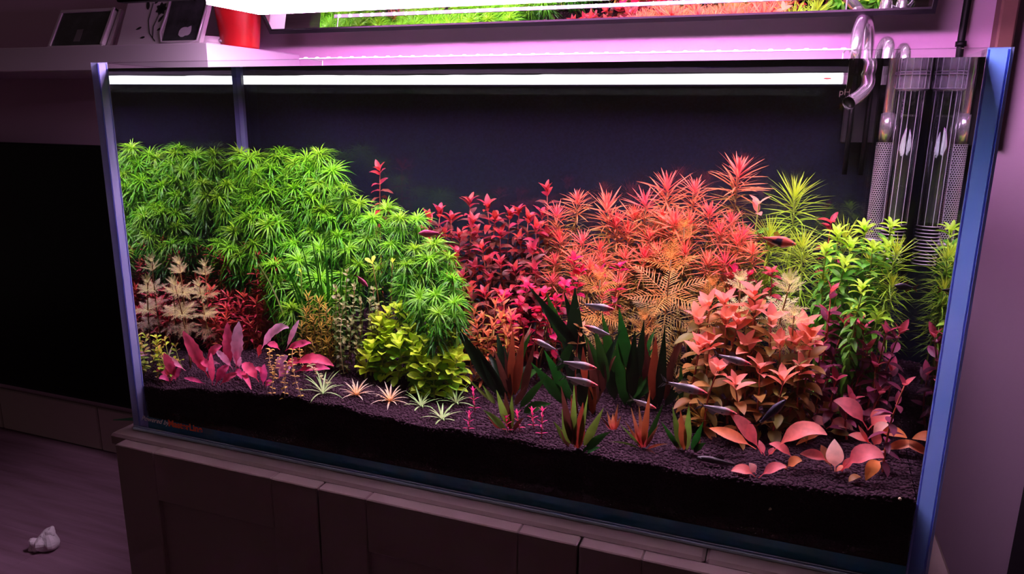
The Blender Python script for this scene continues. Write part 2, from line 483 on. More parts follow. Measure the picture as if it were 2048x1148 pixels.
lbox('end_fill_strip', emit('added_right_end_glow', (1.0, .55, 1.0), 300.0), LX1 + .0005, LX1 + .003, LY0, LY1, LZ - .006, LZ + .004)  # added glowing end strip, brightens the wall on the right
lbox('housing', BLACK, LX0 - .004, LX1 + .004, LY0 - .002, LY1 + .004, LZ + .0045, LZ + .026, .003)
lbox('front_rail', SATIN_BLACK, -.085, 1.30, LY0 - .022, LY0 - .003, LZ + .001, LZ + .024, .002)
LEDM = emit('diode_light', (1.0, .86, 1.0), LED)
led_b = MB()
led_b.lathe([(.0001, 0), (.0042, .0), (.0042, .002), (.0001, .002)], 8)
led_me = mesh('diode', led_b.V, led_b.F, LEDM)
for i in range(34):
    o = link('diode', led_me, lamp); o.location = (LX0 + .03 + i * .0297 - .61, .266 - .22, -.0024)
for x in (.22, 1.02):
    MB().tube([(x - .61, 0, .026), (x - .61, 0, .95)], .0012, 6).build('hanging_wire', STEEL, lamp)

# ------------------------------------------------------------------ tilted mirror above the back of the tank
MIRM, nt, out = new_mat('mirror_silver')
g = N(nt, 'BsdfGlossy', Roughness=0.0, Color=(.93, .93, .93, 1)); nt.links.new(g.outputs[0], out.inputs[0])
MY, MLEAN, MH = .462, math.radians(37), .42
mx0, mx1, mz = pix(541, 67, MY).x, pix(1870, 25, MY).x, pix(541, 67, MY).z
mir = empty('tilted_mirror', (lerp(mx0, mx1, .5), MY, mz), 'wide black framed mirror tilted over the tank, reflecting the plants from above', 'mirror')
mir.rotation_euler = (MLEAN, 0, 0)
hw = (mx1 - mx0) / 2
MB().box(-hw + .006, hw - .006, .0, .004, .008, MH - .008).build('mirror_glass', MIRM, mir)
for a in ((-hw, hw, -.003, .012, 0, .008), (-hw, hw, -.003, .012, MH - .008, MH), (-hw, -hw + .006, -.003, .012, .008, MH - .008), (hw - .006, hw, -.003, .012, .008, MH - .008)):
    MB().box(*a).build('frame_bar', SATIN_BLACK, mir)
MB().box(-hw + .01, hw - .01, .0045, .010, .01, MH - .01).build('back_board', WHITE, mir)
for x in (-.3, .3):
    MB().tube([(x, .010, .05), (x, .15, .07)], .006, 8).build('wall_bracket', BLACK, mir)

# thin strip of diodes just above the back rim; the mirror shows it from above
d_ = ray(1000, 19); nm = np.array([0, -math.cos(MLEAN), -math.sin(MLEAN)]); q0 = np.array([0, MY, mz])
t_ = np.dot(q0 - CAM, nm) / np.dot(d_, nm); hp = CAM + d_ * t_; rd = d_ - 2 * np.dot(d_, nm) * nm
SZL = .634
ly = float((hp + rd * ((SZL - hp[2]) / rd[2]))[1])
strip = empty('led_strip', (.585, ly, SZL), 'thin dotted diode strip running just above the tank rim, doubled in the mirror', 'lamp')
STRIPM = solid('clear_strip', (.55, .45, .58), .4)
MB().box(-.50, .50, -.0035, .0035, -.0022, -.0004).build('strip', STRIPM, strip)
SL = emit('strip_diode_light', (.97, .90, 1.0), 38.0)
b = MB(); b.lathe([(.0001, .0012), (.0030, .0009), (.0034, -.0002), (.0001, -.0003)], 8)
sl_me = mesh('diode', b.V, b.F, SL)
for i in range(38):
    o = link('diode', sl_me, strip); o.location = (-.487 + i * .0263, 0, 0)
for x in (-.49, .49):
    MB().tube([(x, 0, -.001), (x, (INB + TD) / 2 - ly, -.001), (x, (INB + TD) / 2 - ly, -.0345)], .0012, 6).build('bracket', STEEL, strip)

# ------------------------------------------------------------------ cabinet
CABM = solid('dark_taupe_lacquer', (.275, .18, .18), .5, bump=.05, bscale=60)
cab = empty('tank_cabinet', (.6, .22, -.458), 'wide taupe cabinet with framed doors carrying the tank', 'cabinet')
def cbox(name, x0, x1, y0, y1, z0, z1, par=cab, b=.0015, mat=None):
    return MB().box(x0 - .6, x1 - .6, y0 - .22, y1 - .22, z0 + .458, z1 + .458, b=b).build(name, mat or CABM, par)
cbox('carcass', -.010, 1.220, -.022, .475, -.458, -.0225)
cbox('worktop', -.024, .955, -.029, .480, -.022, -.0005, b=.004)
cbox('worktop', .956, 1.236, -.029, .480, -.022, -.0005, b=.004)
DX = [.014, .4065, .800, 1.193]
for k in range(3):
    x0, x1 = DX[k] + .0015, DX[k + 1] - .0015
    dr = empty('door', (0, 0, 0)); dr.parent = cab
    y0, y1, zt, zb, st, rl = -.053, -.031, -.003, -.45, .080, .085
    for nm, a in (('stile', (x0, x0 + st, zb, zt)), ('stile', (x1 - st, x1, zb, zt)), ('rail', (x0 + st + .0006, x1 - st - .0006, zt - rl, zt)), ('rail', (x0 + st + .0006, x1 - st - .0006, zb, zb + rl))):
        cbox(nm, a[0], a[1], y0, y1, a[2], a[3], dr, .0015)
    cbox('panel', x0 + st - .004, x1 - st + .004, y0 + .009, y1 - .004, zb + rl - .004, zt - rl + .004, dr, 0)

# ------------------------------------------------------------------ the tank
tank = empty('aquarium', (.6, .2375, 0), 'large rimless glass aquarium full of coloured plants, standing on the taupe cabinet', 'aquarium')
def tbox(name, mats, x0, x1, y0, y1, z0, z1, fm, par=tank):
    V = [(x - .6, y - .2375, z) for z in (z0, z1) for y in (y0, y1) for x in (x0, x1)]
    F = [(0, 2, 3, 1), (4, 5, 7, 6), (0, 1, 5, 4), (2, 6, 7, 3), (0, 4, 6, 2), (1, 3, 7, 5)]   # bottom top front back left right
    return link(name, mesh(name, V, F, None, None, False, mats, fm), par)
e = .0004
tbox('front_pane', [GLASS, EDGE_LINE], 0, TW, 0, GF - e, 0, TH, [1, 0, 0, 0, 1, 1])
tbox('back_pane', [GLASS, EDGE], 0, TW, INB + e, TD, 0, TH, [1, 0, 0, 0, 1, 1])
tbox('side_pane', [GLASS, EDGE_L], 0, GS, GF, INB, 0, TH, [1, 0, 1, 1, 0, 0])
tbox('side_pane', [GLASS, EDGE], TW - GS, TW, GF, INB, 0, TH, [1, 0, 1, 1, 0, 0])
tbox('bottom_pane', [GLASS, EDGE_BASE], GS + e, TW - GS - e, GF, INB, 0, GB, [1, 0, 1, 1, 1, 1])
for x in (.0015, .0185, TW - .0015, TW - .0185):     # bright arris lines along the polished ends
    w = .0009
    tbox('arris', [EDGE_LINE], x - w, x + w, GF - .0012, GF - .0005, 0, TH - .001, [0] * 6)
LIGHT_LINE = mat_edge('lip_light_line', (.62, .78, 1.0), (.75, .88, 1.0), .1)  # pale added ledge, the edge's bright line of light put into its colour
tbox('arris', [LIGHT_LINE], .001, TW - .001, -.0034, -.0002, .0002, .0034, [0] * 6)
tbox('arris', [LIGHT_LINE], .001, TW - .001, -.0010, -.0002, .0056, .0064, [0] * 6)
SIL2 = mat_edge('dark_silicone', (.020, .03, .07), (.03, .045, .10), .5)
SIL = mat_edge('clear_silicone', (.30, .36, .62), (.42, .42, .66), .5)
for x0, x1 in ((GS + .0006, GS + .010), (TW - GS - .009, TW - GS - .0006)):
    tbox('silicone_seam', [SIL if x0 < .5 else SIL2], x0, x1, INB - .011, INB - .0007, GB, WL + .004, [0] * 6)
FILM = solid('black_background_film', (.0030, .0054, .0155), .6, var=.5, vscale=260, spec=.2)
o = box('background_film', FILM, .004, TW - .004, TD + .0004, TD + .0014, .002, .579)
tag(o, 'matt blue-black background film stuck behind the back glass', 'background')
# writing on the front glass
def text(name, s, loc, size, mat, par=None, rot=(PI / 2, 0, 0), shear=0.0, off=0.0, ext=.0002):
    cu = bpy.data.curves.new(name, 'FONT'); cu.body = s; cu.size = size; cu.shear = shear; cu.offset = off; cu.extrude = ext
    cu.materials.append(mat)
    ob = bpy.data.objects.new(name, cu); COL.objects.link(ob); ob.location = loc; ob.rotation_euler = rot
    bpy.context.view_layer.update()
    me = bpy.data.meshes.new_from_object(ob.evaluated_get(bpy.context.evaluated_depsgraph_get()))
    me.materials.clear(); me.materials.append(mat)
    mw = ob.matrix_basis.copy(); bpy.data.objects.remove(ob)
    return link(name, me, par, mw)
LETW = solid('white_lettering', (.95, .95, .95), .5); LETO = solid('orange_lettering', (.98, .14, .04), .5)
p = pix(283, 836, 0); text('lettering', 'Powered by', (p.x - .6, -.0008 - .2375, p.z - .003), .0122, LETW, tank, shear=.5)
p = pix(337, 848, 0); text('lettering', 'MasterLine', (p.x - .6, -.0008 - .2375, p.z - .003), .0160, LETO, tank, off=.0005)
tag(tank.children[-1], 'orange bold lettering'); tag(tank.children[-2], 'white slanted lettering')
# water
wx0, wx1, wy0, wy1, wz0 = GS + .0003, TW - GS - .0003, GF, INB, GB + .0003
V = [(x, y, z) for z in (wz0, WL) for y in (wy0, wy1) for x in (wx0, wx1)]
F = [(0, 2, 3, 1), (4, 5, 7, 6), (0, 1, 5, 4), (2, 6, 7, 3), (0, 4, 6, 2), (1, 3, 7, 5)]
o = link('water', mesh('water', V, F, None, None, False, [W_SIDE, W_TOP, W_FRONT], [0, 1, 2, 0, 0, 0]))
tag(o, 'clear water filling the aquarium to just under its rim', 'water', kind='stuff')
# soil: sloping bed with loose round grains on top and against the front glass
SOILM = solid('dark_aquarium_soil', (.030, .0125, .0205), .85, var=.35, vscale=300, spec=.06)
nx, ny = 120, 40
sx0, sx1, sy0, sy1 = GS + .001, TW - GS - .001, GF + .0022, INB - .001
V = []; F = []
for j in range(ny + 1):
    for i in range(nx + 1):
        x, y = lerp(sx0, sx1, i / nx), lerp(sy0, sy1, (j / ny) ** 1.4)
        V.append((x, y, soil(x, y) - .001))
for j in range(ny):
    for i in range(nx):
        a = j * (nx + 1) + i; F.append((a, a + 1, a + nx + 2, a + nx + 1))
nb = len(V); nz_ = 8
for k in range(nz_ + 1):
    for i in range(nx + 1):
        x = lerp(sx0, sx1, i / nx); V.append((x, sy0, lerp(soil(x, sy0) - .001, GB + .001, k / nz_)))
for k in range(nz_):
    for i in range(nx):
        a = nb + k * (nx + 1) + i; F.append((a, a + nx + 1, a + nx + 2, a + 1))
so = link('soil', mesh('soil', V, F, SOILM, None, False))
tag(so, 'dark purple-brown bed of small round soil grains on the tank floor', 'soil', kind='stuff')
def grains(o):
    ng = bpy.data.node_groups.new('soil_grains', 'GeometryNodeTree')
    ng.interface.new_socket('Geometry', in_out='INPUT', socket_type='NodeSocketGeometry')
    ng.interface.new_socket('Geometry', in_out='OUTPUT', socket_type='NodeSocketGeometry')
    n = ng.nodes; l = ng.links
    gi = n.new('NodeGroupInput'); go = n.new('NodeGroupOutput')
    di = n.new('GeometryNodeDistributePointsOnFaces'); di.distribute_method = 'RANDOM'; di.inputs['Density'].default_value = 62000; di.inputs['Seed'].default_value = 3
    ic = n.new('GeometryNodeMeshIcoSphere'); ic.inputs['Radius'].default_value = .0023; ic.inputs['Subdivisions'].default_value = 2
    sm = n.new('GeometryNodeSetMaterial'); sm.inputs['Material'].default_value = SOILM
    ss = n.new('GeometryNodeSetShadeSmooth')
    rs = n.new('FunctionNodeRandomValue'); rs.data_type = 'FLOAT_VECTOR'; rs.inputs[0].default_value = (.7, .7, .6); rs.inputs[1].default_value = (1.35, 1.25, 1.1)
    rr = n.new('FunctionNodeRandomValue'); rr.data_type = 'FLOAT_VECTOR'; rr.inputs[1].default_value = (.7, .7, 6.28); rr.inputs['Seed'].default_value = 5
    io = n.new('GeometryNodeInstanceOnPoints'); jo = n.new('GeometryNodeJoinGeometry')
    l.new(gi.outputs[0], di.inputs['Mesh']); l.new(di.outputs['Points'], io.inputs['Points'])
    l.new(ic.outputs['Mesh'], ss.inputs[0]); l.new(ss.outputs[0], sm.inputs[0]); l.new(sm.outputs[0], io.inputs['Instance'])
    l.new(rs.outputs[0], io.inputs['Scale']); l.new(rr.outputs[0], io.inputs['Rotation'])
    l.new(io.outputs[0], jo.inputs[0]); l.new(gi.outputs[0], jo.inputs[0]); l.new(jo.outputs[0], go.inputs[0])
    md = o.modifiers.new('grains', 'NODES'); md.node_group = ng
grains(so)
# white light bar on the wall behind the tank
BARM = emit('light_bar_glow', (1.0, .96, 1.0), BAR)
lb = empty('light_bar', (.478, .594, .590), 'slim white light bar along the wall behind the tank', 'lamp')
bx1 = at(1685, 160, .58).x
MB().box(-.60, bx1 - .478, -.010, -.006, -.0065, .012).build('diffuser', BARM, lb)
MB().box(-.602, bx1 - .478 + .002, -.0055, .0055, -.0065, .014).build('housing', WHITE, lb)
p = at(1655, 157, .58)
RED = solid('red_print', (.7, .05, .05), .5)
MB().box(-.60, .72, -.004, .004, -.20, -.0068).build('shade_board', SATIN_BLACK, lb)  # added black board, darkens the lit wall below the bar
b = MB(); b.lathe([(.0001, 0), (1, 0)], 16)
MB().add([(x * .006, -.0104, y * .0013) for x, y, z in b.V], b.F).build('red_mark', RED, lb).location = (p.x - .478, 0, p.z - .590)

# ================================================================== plants
GREEN = leafmat('green_needle', (.30, .62, .02), (.032, .26, .006), .34)
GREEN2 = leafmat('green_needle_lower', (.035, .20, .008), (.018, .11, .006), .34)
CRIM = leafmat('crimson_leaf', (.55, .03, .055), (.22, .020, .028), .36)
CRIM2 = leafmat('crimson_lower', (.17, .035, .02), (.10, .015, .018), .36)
RNEED = leafmat('red_needle', (.88, .05, .12), (.62, .21, .075), .38)
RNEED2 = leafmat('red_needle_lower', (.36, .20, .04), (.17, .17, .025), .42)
HOT = leafmat('hot_pink_leaf', (.70, .012, .10), (.46, .012, .065), .40)
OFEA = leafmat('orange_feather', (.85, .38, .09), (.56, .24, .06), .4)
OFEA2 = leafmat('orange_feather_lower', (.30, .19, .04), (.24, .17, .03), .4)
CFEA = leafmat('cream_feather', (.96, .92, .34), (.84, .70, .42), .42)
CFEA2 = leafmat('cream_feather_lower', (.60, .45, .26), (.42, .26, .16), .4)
YNEED = leafmat('yellow_green_needle', (.62, .70, .05), (.28, .50, .03), .42)
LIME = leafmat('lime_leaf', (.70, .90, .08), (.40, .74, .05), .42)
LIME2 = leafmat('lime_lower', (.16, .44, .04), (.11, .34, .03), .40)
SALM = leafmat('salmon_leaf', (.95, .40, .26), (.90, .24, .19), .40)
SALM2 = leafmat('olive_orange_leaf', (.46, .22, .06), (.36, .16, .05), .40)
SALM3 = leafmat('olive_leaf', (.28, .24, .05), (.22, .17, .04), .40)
PURP = leafmat('wine_leaf', (.26, .035, .085), (.17, .025, .065), .36)
PURP_T = leafmat('wine_tip', (.66, .10, .13), (.44, .05, .11), .38)
LRED = leafmat('left_red_leaf', (.72, .12, .07), (.52, .022, .075), .40)
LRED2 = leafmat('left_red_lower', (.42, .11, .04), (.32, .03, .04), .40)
YBRN = leafmat('olive_gold_leaf', (.72, .42, .08), (.30, .28, .03), .40)
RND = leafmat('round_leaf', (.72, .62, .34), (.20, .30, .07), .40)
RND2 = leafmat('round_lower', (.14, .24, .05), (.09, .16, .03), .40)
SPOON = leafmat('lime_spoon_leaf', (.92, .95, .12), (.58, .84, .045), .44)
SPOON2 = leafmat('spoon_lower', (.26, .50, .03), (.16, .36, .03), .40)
ORED = leafmat('orange_red_leaf', (.72, .17, .08), (.50, .16, .05), .40)
STEM_G = leafmat('green_stem', (.34, .42, .08), (.26, .36, .06), .1)
STEM_R = leafmat('red_stem', (.46, .08, .05), (.36, .07, .04), .1)
STEM_B = leafmat('brown_stem', (.30, .15, .06), (.26, .14, .05), .1)
CRYPT = leafmat('pink_crypt_leaf', (.68, .03, .13), (.98, .13, .32), .42)
CRYPT_B = leafmat('lit_pink_crypt_leaf', (.90, .20, .40), (1.0, .55, .80), .42)  # highlights on the pink leaves put into a paler colour
ECHI = leafmat('salmon_sword_leaf', (1.0, .13, .145), (1.0, .27, .27), .5)
ECHI_B = leafmat('pale_salmon_leaf', (.9, .25, .22), (1.0, .62, .52), .45)
ECHI_O = leafmat('orange_sword_leaf', (.85, .22, .09), (.72, .24, .06), .40)
ECHI_K = leafmat('brown_sword_leaf', (.42, .17, .06), (.34, .12, .05), .40)
SW_G = leafmat('shaded_dark_green_strap', (.012, .05, .008), (.025, .15, .015), .4, .35)  # dark green, darkened further for the shade of overhanging plants
SW_D = leafmat('shaded_black_green_strap', (.008, .014, .006), (.008, .028, .008), .3, .3)  # shade under the overhanging plants put into a near-black leaf colour
SW_L = leafmat('light_green_strap', (.12, .15, .02), (.20, .40, .05), .45, .3)
SW_R = leafmat('brick_red_strap', (.26, .035, .015), (.34, .07, .03), .45, .3)
SW_B = leafmat('brown_strap', (.09, .025, .016), (.14, .045, .028), .45, .3)
SW_P = leafmat('pink_base_blade', (.80, .06, .08), (.50, .24, .08), .4)
TUFT_G = leafmat('white_green_tuft', (.60, .72, .36), (.28, .56, .14), .4)
TUFT_C = leafmat('cream_tuft', (.82, .36, .08), (.80, .78, .58), .4)
GOLD = leafmat('gold_leaf', (.85, .50, .12), (.70, .46, .10), .4)
MAG = leafmat('magenta_leaf', (.82, .04, .14), (.62, .02, .20), .4)
PALE = leafmat('pale_stem', (.80, .60, .42), (.72, .50, .36), .1)

def stem_pts(base, top, bend=.006, n=7):
    o = []; bx, by = R_.uniform(-bend, bend), R_.uniform(-bend, bend)
    for i in range(n):
        t = i / (n - 1); s = math.sin(PI * t)
        o.append(base.lerp(top, t) + Vector((bx * s, by * s, 0)))
    return o
def along(pts, d):
    """walk down from the top by d metres"""
    i = len(pts) - 1
    while i > 0:
        sgl = (pts[i] - pts[i - 1]).length
        if d <= sgl: return pts[i].lerp(pts[i - 1], d / sgl), (pts[i] - pts[i - 1]).normalized()
        d -= sgl; i -= 1
    return None, None
def base_under(top, ox, oy):
    x = min(TW - GS - .03, max(GS + .03, top.x + ox)); y = min(INB - .025, max(GF + .02, top.y + oy))
    return Vector((x, y, soil(x, y) - .002))
def clampw(v, m=.008):
    return Vector((min(TW - GS - m, max(GS + m, v.x)), min(INB - m, max(GF + m, v.y)), v.z))
def mirror_in(p, m=.012):
    x = p.x
    if x < GS + m: x = 2 * GS - x + (m if x > GS - m else 0)
    if x > TW - GS - m: x = 2 * (TW - GS) - x - (m if x < TW - GS + m else 0)
    return Vector((min(TW - GS - m, max(GS + m, x)), p.y, p.z))
def fit_depth(u, v, Y):
    """bring a plant forward until its pixel lies between the side panes"""
    while Y > GF + .03 and not (GS + .018 < at(u, v, Y).x < TW - GS - .018): Y -= .006
    return Y
def stem_obj(root, pts, r, mat, n=5):
    b = MB(); L = root.location
    b.tube([p - L for p in pts], [lerp(r * 1.15, r * .6, i / (len(pts) - 1)) for i in range(len(pts))], n, g=[i / (len(pts) - 1) for i in range(len(pts))])
    return b.build('stem', mat, root, True)
def pair_plant(name, u, v, Y, tipmats, lowmats, stemmat, Lpx, ratio, shape, gap, per=2, kmax=9, el0=1.15, el1=.05, droop=.7, cup=.15, ntip=4, reach=.03,
               nyoung=2, lowL=1.0, stem_r=.0013, key='', wave=0.0, tipL=.8, tw=PI / 2):
    """a stem plant whose leaves are single objects, in pairs or whorls up the stem"""
    Y = fit_depth(u, v, Y)
    k = mpp(u, v, Y); top = clampw(at(u, v, Y), .02)
    base = base_under(top, R_.uniform(-reach, reach), R_.uniform(-.5, .5) * reach)
    root = empty(name, base)
    pts = stem_pts(base, top)
    stem_obj(root, pts, stem_r, stemmat)
    L = Lpx * k; az0 = R_.uniform(0, 6)
    fx = R_.uniform(.10, .42); fy = R_.uniform(-.22, .22)
    for i in range(kmax):
        p, d = along(pts, i * gap * k * (0.55 if i < 2 else 1) + (0 if i == 0 else .001))
        if p is None or p.z < soil(p.x, p.y) + .006: break
        f = min(1, i / 3.0)
        el = lerp(el0, el1, f) if i < 4 else el1 - .12 * (i - 3)
        n = ntip if i == 0 else per
        mats = tipmats if i < nyoung else lowmats
        for j in range(n):
            az = az0 + i * tw + j * 2 * PI / n + R_.uniform(-.25, .25)
            s = L * (lerp(tipL, 1, min(1, i / 2)) if i < nyoung + 1 else lowL) * R_.uniform(.85, 1.12)
            mt = R_.choice(mats)
            me = leaf_mesh(key + shape + str(ratio), mt, 1.0, ratio, shape, .1, droop, cup, 6, wave)
            q = p - base
            if p.x + s * math.cos(az) > TW - GS - .004 or p.x + s * math.cos(az) < GS + .004: az = PI - az
            if p.y + s * math.sin(az) > INB - .004: az = -az
            link('leaf', me, root, Matrix.Translation(q) @ Matrix.Rotation(fx * (1 if i < 3 else .4), 4, 'X') @ Matrix.Rotation(fy, 4, 'Y') @ rotm(az, el + R_.uniform(-.15, .15)) @ Matrix.Rotation(R_.uniform(-.25, .25), 4, 'X') @ Matrix.Scale(s, 4))
    return root
def whorl_plant(name, u, v, Y, kit, Rpx, stemmat, gap, levels, reach=.03, stem_r=.0013, tilt=.18, part='leaf_whorl', refl=False):
    if not refl: Y = fit_depth(u, v, Y)
    """a stem plant with fine leaves: each ring of leaves is one part"""
    k = mpp(u, v, Y); top = mirror_in(at(u, v, Y)) if refl else clampw(at(u, v, Y), .03)
    base = base_under(top, R_.uniform(-reach, reach), R_.uniform(-.5, .5) * reach)
    root = empty(name, base)
    pts = stem_pts(base, top)
    stem_obj(root, pts, stem_r, stemmat)
    for i in range(levels):
        p, d = along(pts, i * gap * k)
        if p is None or p.z < soil(p.x, p.y) + .01: break
        me = R_.choice(kit[min(i, len(kit) - 1)])
        s = Rpx * k * R_.uniform(.9, 1.1)
        M = Matrix.Translation(p - base) @ Matrix.Rotation(R_.uniform(-tilt, tilt) + .22, 4, 'X') @ Matrix.Rotation(R_.uniform(-tilt, tilt), 4, 'Y') @ Matrix.Rotation(R_.uniform(0, 6.28), 4, 'Z') @ Matrix.Scale(s, 4)
        tag(link(part, me, root, M), kind='stuff')
    return root
def inpoly(x, y, P):
    c = False; n = len(P)
    for i in range(n):
        (x1, y1), (x2, y2) = P[i], P[(i + 1) % n]
        if (y1 > y) != (y2 > y) and x < (x2 - x1) * (y - y1) / (y2 - y1) + x1: c = not c
    return c

# ---- the green mound
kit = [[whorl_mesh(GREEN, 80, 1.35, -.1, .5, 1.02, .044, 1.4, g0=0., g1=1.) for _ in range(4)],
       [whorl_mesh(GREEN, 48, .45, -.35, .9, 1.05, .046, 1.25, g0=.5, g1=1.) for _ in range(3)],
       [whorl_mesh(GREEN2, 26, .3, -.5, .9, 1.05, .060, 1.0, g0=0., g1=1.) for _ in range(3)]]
P = [(232, 345), (262, 312), (345, 300), (430, 300), (520, 300), (600, 308), (655, 318), (695, 352), (740, 385), (800, 408), (840, 432), (862, 475),
     (905, 505), (925, 535), (915, 600), (890, 640), (850, 612), (800, 575), (735, 560), (690, 580), (640, 620), (575, 640), (545, 560), (500, 520), (440, 500), (380, 505), (330, 485), (240, 470)]
pts = [(590, 328), (530, 372), (660, 440), (782, 492), (842, 552), (898, 518), (872, 592), (300, 312), (400, 345), (500, 320), (250, 350), (290, 352), (325, 375), (350, 400),
       (455, 372), (455, 425), (500, 402), (285, 430), (245, 440), (350, 430), (470, 465), (590, 380), (620, 345), (650, 375), (690, 380), (705, 440), (745, 440), (800, 440), (835, 440),
       (560, 430), (610, 430), (640, 500), (700, 500), (590, 490), (545, 485), (430, 310), (350, 310), (560, 305), (640, 310), (385, 490), (440, 490), (585, 620), (720, 410), (665, 345),
       (735, 480), (775, 420), (830, 500), (760, 540), (870, 490), (270, 385), (380, 380), (425, 395), (690, 555), (810, 575), (230, 400), (640, 560), (905, 560)]
tries = 0
while len(pts) < 92 and tries < 4000:
    tries += 1
    x, y = R_.uniform(230, 930), R_.uniform(295, 640)
    if not inpoly(x, y, P): continue
    if (x - 405) ** 2 / 45 ** 2 + (y - 445) ** 2 / 45 ** 2 < 1: continue
    if all((x - a) ** 2 + (y - b) ** 2 > 33 ** 2 for a, b in pts): pts.append((x, y))
grp = []
for (u, v) in pts:
    Y = .385 - max(0, (v - 300)) / 340 * .20 - (.05 if u > 780 else 0) + R_.uniform(-.015, .015)
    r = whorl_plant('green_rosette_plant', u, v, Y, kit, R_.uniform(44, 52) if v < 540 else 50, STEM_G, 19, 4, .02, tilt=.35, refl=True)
    p_ = mirror_in(at(u, v, Y))
    grp.append((r,) + seen_at(p_, u, v))
label_cluster(grp, 'green fine-leaved rosette', 'in the big mound', 'green rosettes of the mound', 'plant', 12)

# ---- crimson thicket behind the middle
L = [(940, 408), (975, 415), (1020, 432), (1038, 425), (1056, 440), (1094, 385), (945, 448), (950, 472), (880, 428), (902, 440), (858, 440), (1072, 460), (1000, 470), (965, 500), (920, 478),
     (1040, 482), (1066, 502), (950, 540), (980, 560), (1000, 530), (1030, 545), (938, 590), (970, 592), (1004, 592), (890, 470), (1085, 432), (915, 510), (1070, 540), (990, 440), (925, 560), (1095, 470), (1050, 570)]
grp = []
for (u, v) in L:
    Y = .37 - max(0, v - 390) / 210 * .12 + R_.uniform(-.015, .015)
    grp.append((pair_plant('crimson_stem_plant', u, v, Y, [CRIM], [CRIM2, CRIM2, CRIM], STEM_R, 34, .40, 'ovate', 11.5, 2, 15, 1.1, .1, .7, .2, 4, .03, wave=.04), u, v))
label_cluster(grp, 'crimson broad-leaved stem', 'in the dark red thicket', 'crimson stems of the thicket', 'plant', 11)
r = pair_plant('crimson_stem_plant', 760, 342, .40, [CRIM], [CRIM2, CRIM], STEM_R, 32, .40, 'ovate', 13, 2, 9, 1.0, .1, .7, .2, 3, .01)
tag(r, 'lone crimson stem rising behind the right shoulder of the green mound', 'plant')

# ---- red needle bushes
kit = [[whorl_mesh(RNEED, 38, 1.4, .2, .4, 1.05, .060, .35, g0=0., g1=1., n=4, spread=.3, jit=.25) for _ in range(4)],
       [whorl_mesh(RNEED, 24, .65, .05, .9, 1.1, .058, .4, g0=.85, g1=1., spread=.35, jit=.25) for _ in range(3)],
       [whorl_mesh(RNEED2, 22, .5, -.2, .8, 1.0, .055, .5, g0=0., g1=1., spread=.35, jit=.25) for _ in range(3)]]
L = [(1155, 398, 38), (1115, 428, 36), (1215, 410, 48), (1232, 445, 46), (1335, 372, 56), (1390, 378, 50), (1478, 342, 62), (1290, 405, 46), (1120, 478, 42), (1165, 482, 38), (1200, 497, 38),
     (1255, 462, 44), (1300, 472, 44), (1350, 442, 50), (1420, 425, 46), (1440, 462, 42), (1486, 470, 40), (1462, 440, 38), (1415, 522, 42), (1370, 502, 44), (1325, 435, 46), (1250, 512, 40), (1205, 520, 36),
     (1290, 512, 42), (1110, 522, 38), (1147, 512, 36), (1180, 532, 36), (1450, 522, 42), (1505, 502, 38), (1475, 482, 40), (1380, 442, 46), (1270, 432, 46), (1315, 505, 40), (1105, 560, 36), (1240, 560, 38), (1460, 555, 40)]
grp = []
for (u, v, rr) in L:
    Y = .38 - max(0, v - 330) / 230 * .11 + R_.uniform(-.015, .015)
    grp.append((whorl_plant('red_needle_plant', u, v, Y, kit, rr * 1.05, STEM_B, 26 if rr > 45 else 20, 7, .02, tilt=.16), u, v))
label_cluster(grp, 'coral-red needle-leaved stem', 'in the red bush', 'red needle-leaved stems', 'plant', 12)

# ---- hot pink stems in front of them
L = [(1148, 522), (1162, 545), (1202, 545), (1010, 592), (1055, 577), (1090, 585), (1040, 612), (1110, 602), (1075, 628), (1240, 535), (1130, 570), (1025, 640), (1095, 640)]
grp = [(pair_plant('hot_pink_stem_plant', u, v, .25 + R_.uniform(-.02, .02) - (v - 520) / 120 * .03, [HOT], [HOT, CRIM], STEM_R, 25, .55, 'lance', 15, 2, 6, .9, .1, .8, .15, 4, .02, wave=.05), u, v) for u, v in L]
label_cluster(grp, 'hot-pink stem', 'in the clump below the coral bush', 'hot pink stems', 'plant', 7)
L = [(1545, 545), (1468, 545), (1498, 552)]
grp = [(pair_plant('hot_pink_stem_plant', u, v, .27, [HOT, CRIM], [CRIM], STEM_R, 26, .5, 'lance', 15, 2, 5, .9, .1, .8, .15, 4, .02), u, v) for u, v in L]
label_cluster(grp, 'deep pink stem', 'beside the yellow-green needles', 'deep pink stems', 'plant', 7)

# ---- feathery stems
def feather_plant(name, u, v, Y, top, low, r, levels, gap, per=7, sm=STEM_B, el0=1.2, face=.55):
    Y = fit_depth(u, v, Y)
    k = mpp(u, v, Y); p0 = clampw(at(u, v, Y), .03); base = base_under(p0, R_.uniform(-.015, .015), .01)
    root = empty(name, base); pts = stem_pts(base, p0); stem_obj(root, pts, .0017, sm)
    for i in range(levels):
        p, d = along(pts, i * gap * k * (.5 if i < 2 else .85))
        if p is None or p.z < soil(p.x, p.y) + .01: break
        a0 = R_.uniform(0, 6)
        for j in range(per):
            az = a0 + j * 2 * PI / per + R_.uniform(-.15, .15)
            el = lerp(el0, .12, min(1, i / 2.5)) - (.18 * max(0, i - 3)) + R_.uniform(-.1, .1)
            s = r * k * lerp(.55, 1, min(1, i / 2)) * R_.uniform(.9, 1.08)
            if p.x + s * math.cos(az) > TW - GS - .004 or p.x + s * math.cos(az) < GS + .004: az = PI - az
            kit = top if i < 3 else low
            link('feather_leaf', R_.choice(kit), root, Matrix.Translation(p - base) @ Matrix.Rotation(face * (1 if i < 4 else .5), 4, 'X') @ rotm(az, el) @ Matrix.Rotation(R_.uniform(-.2, .2), 4, 'X') @ Matrix.Scale(s, 4))
    return root
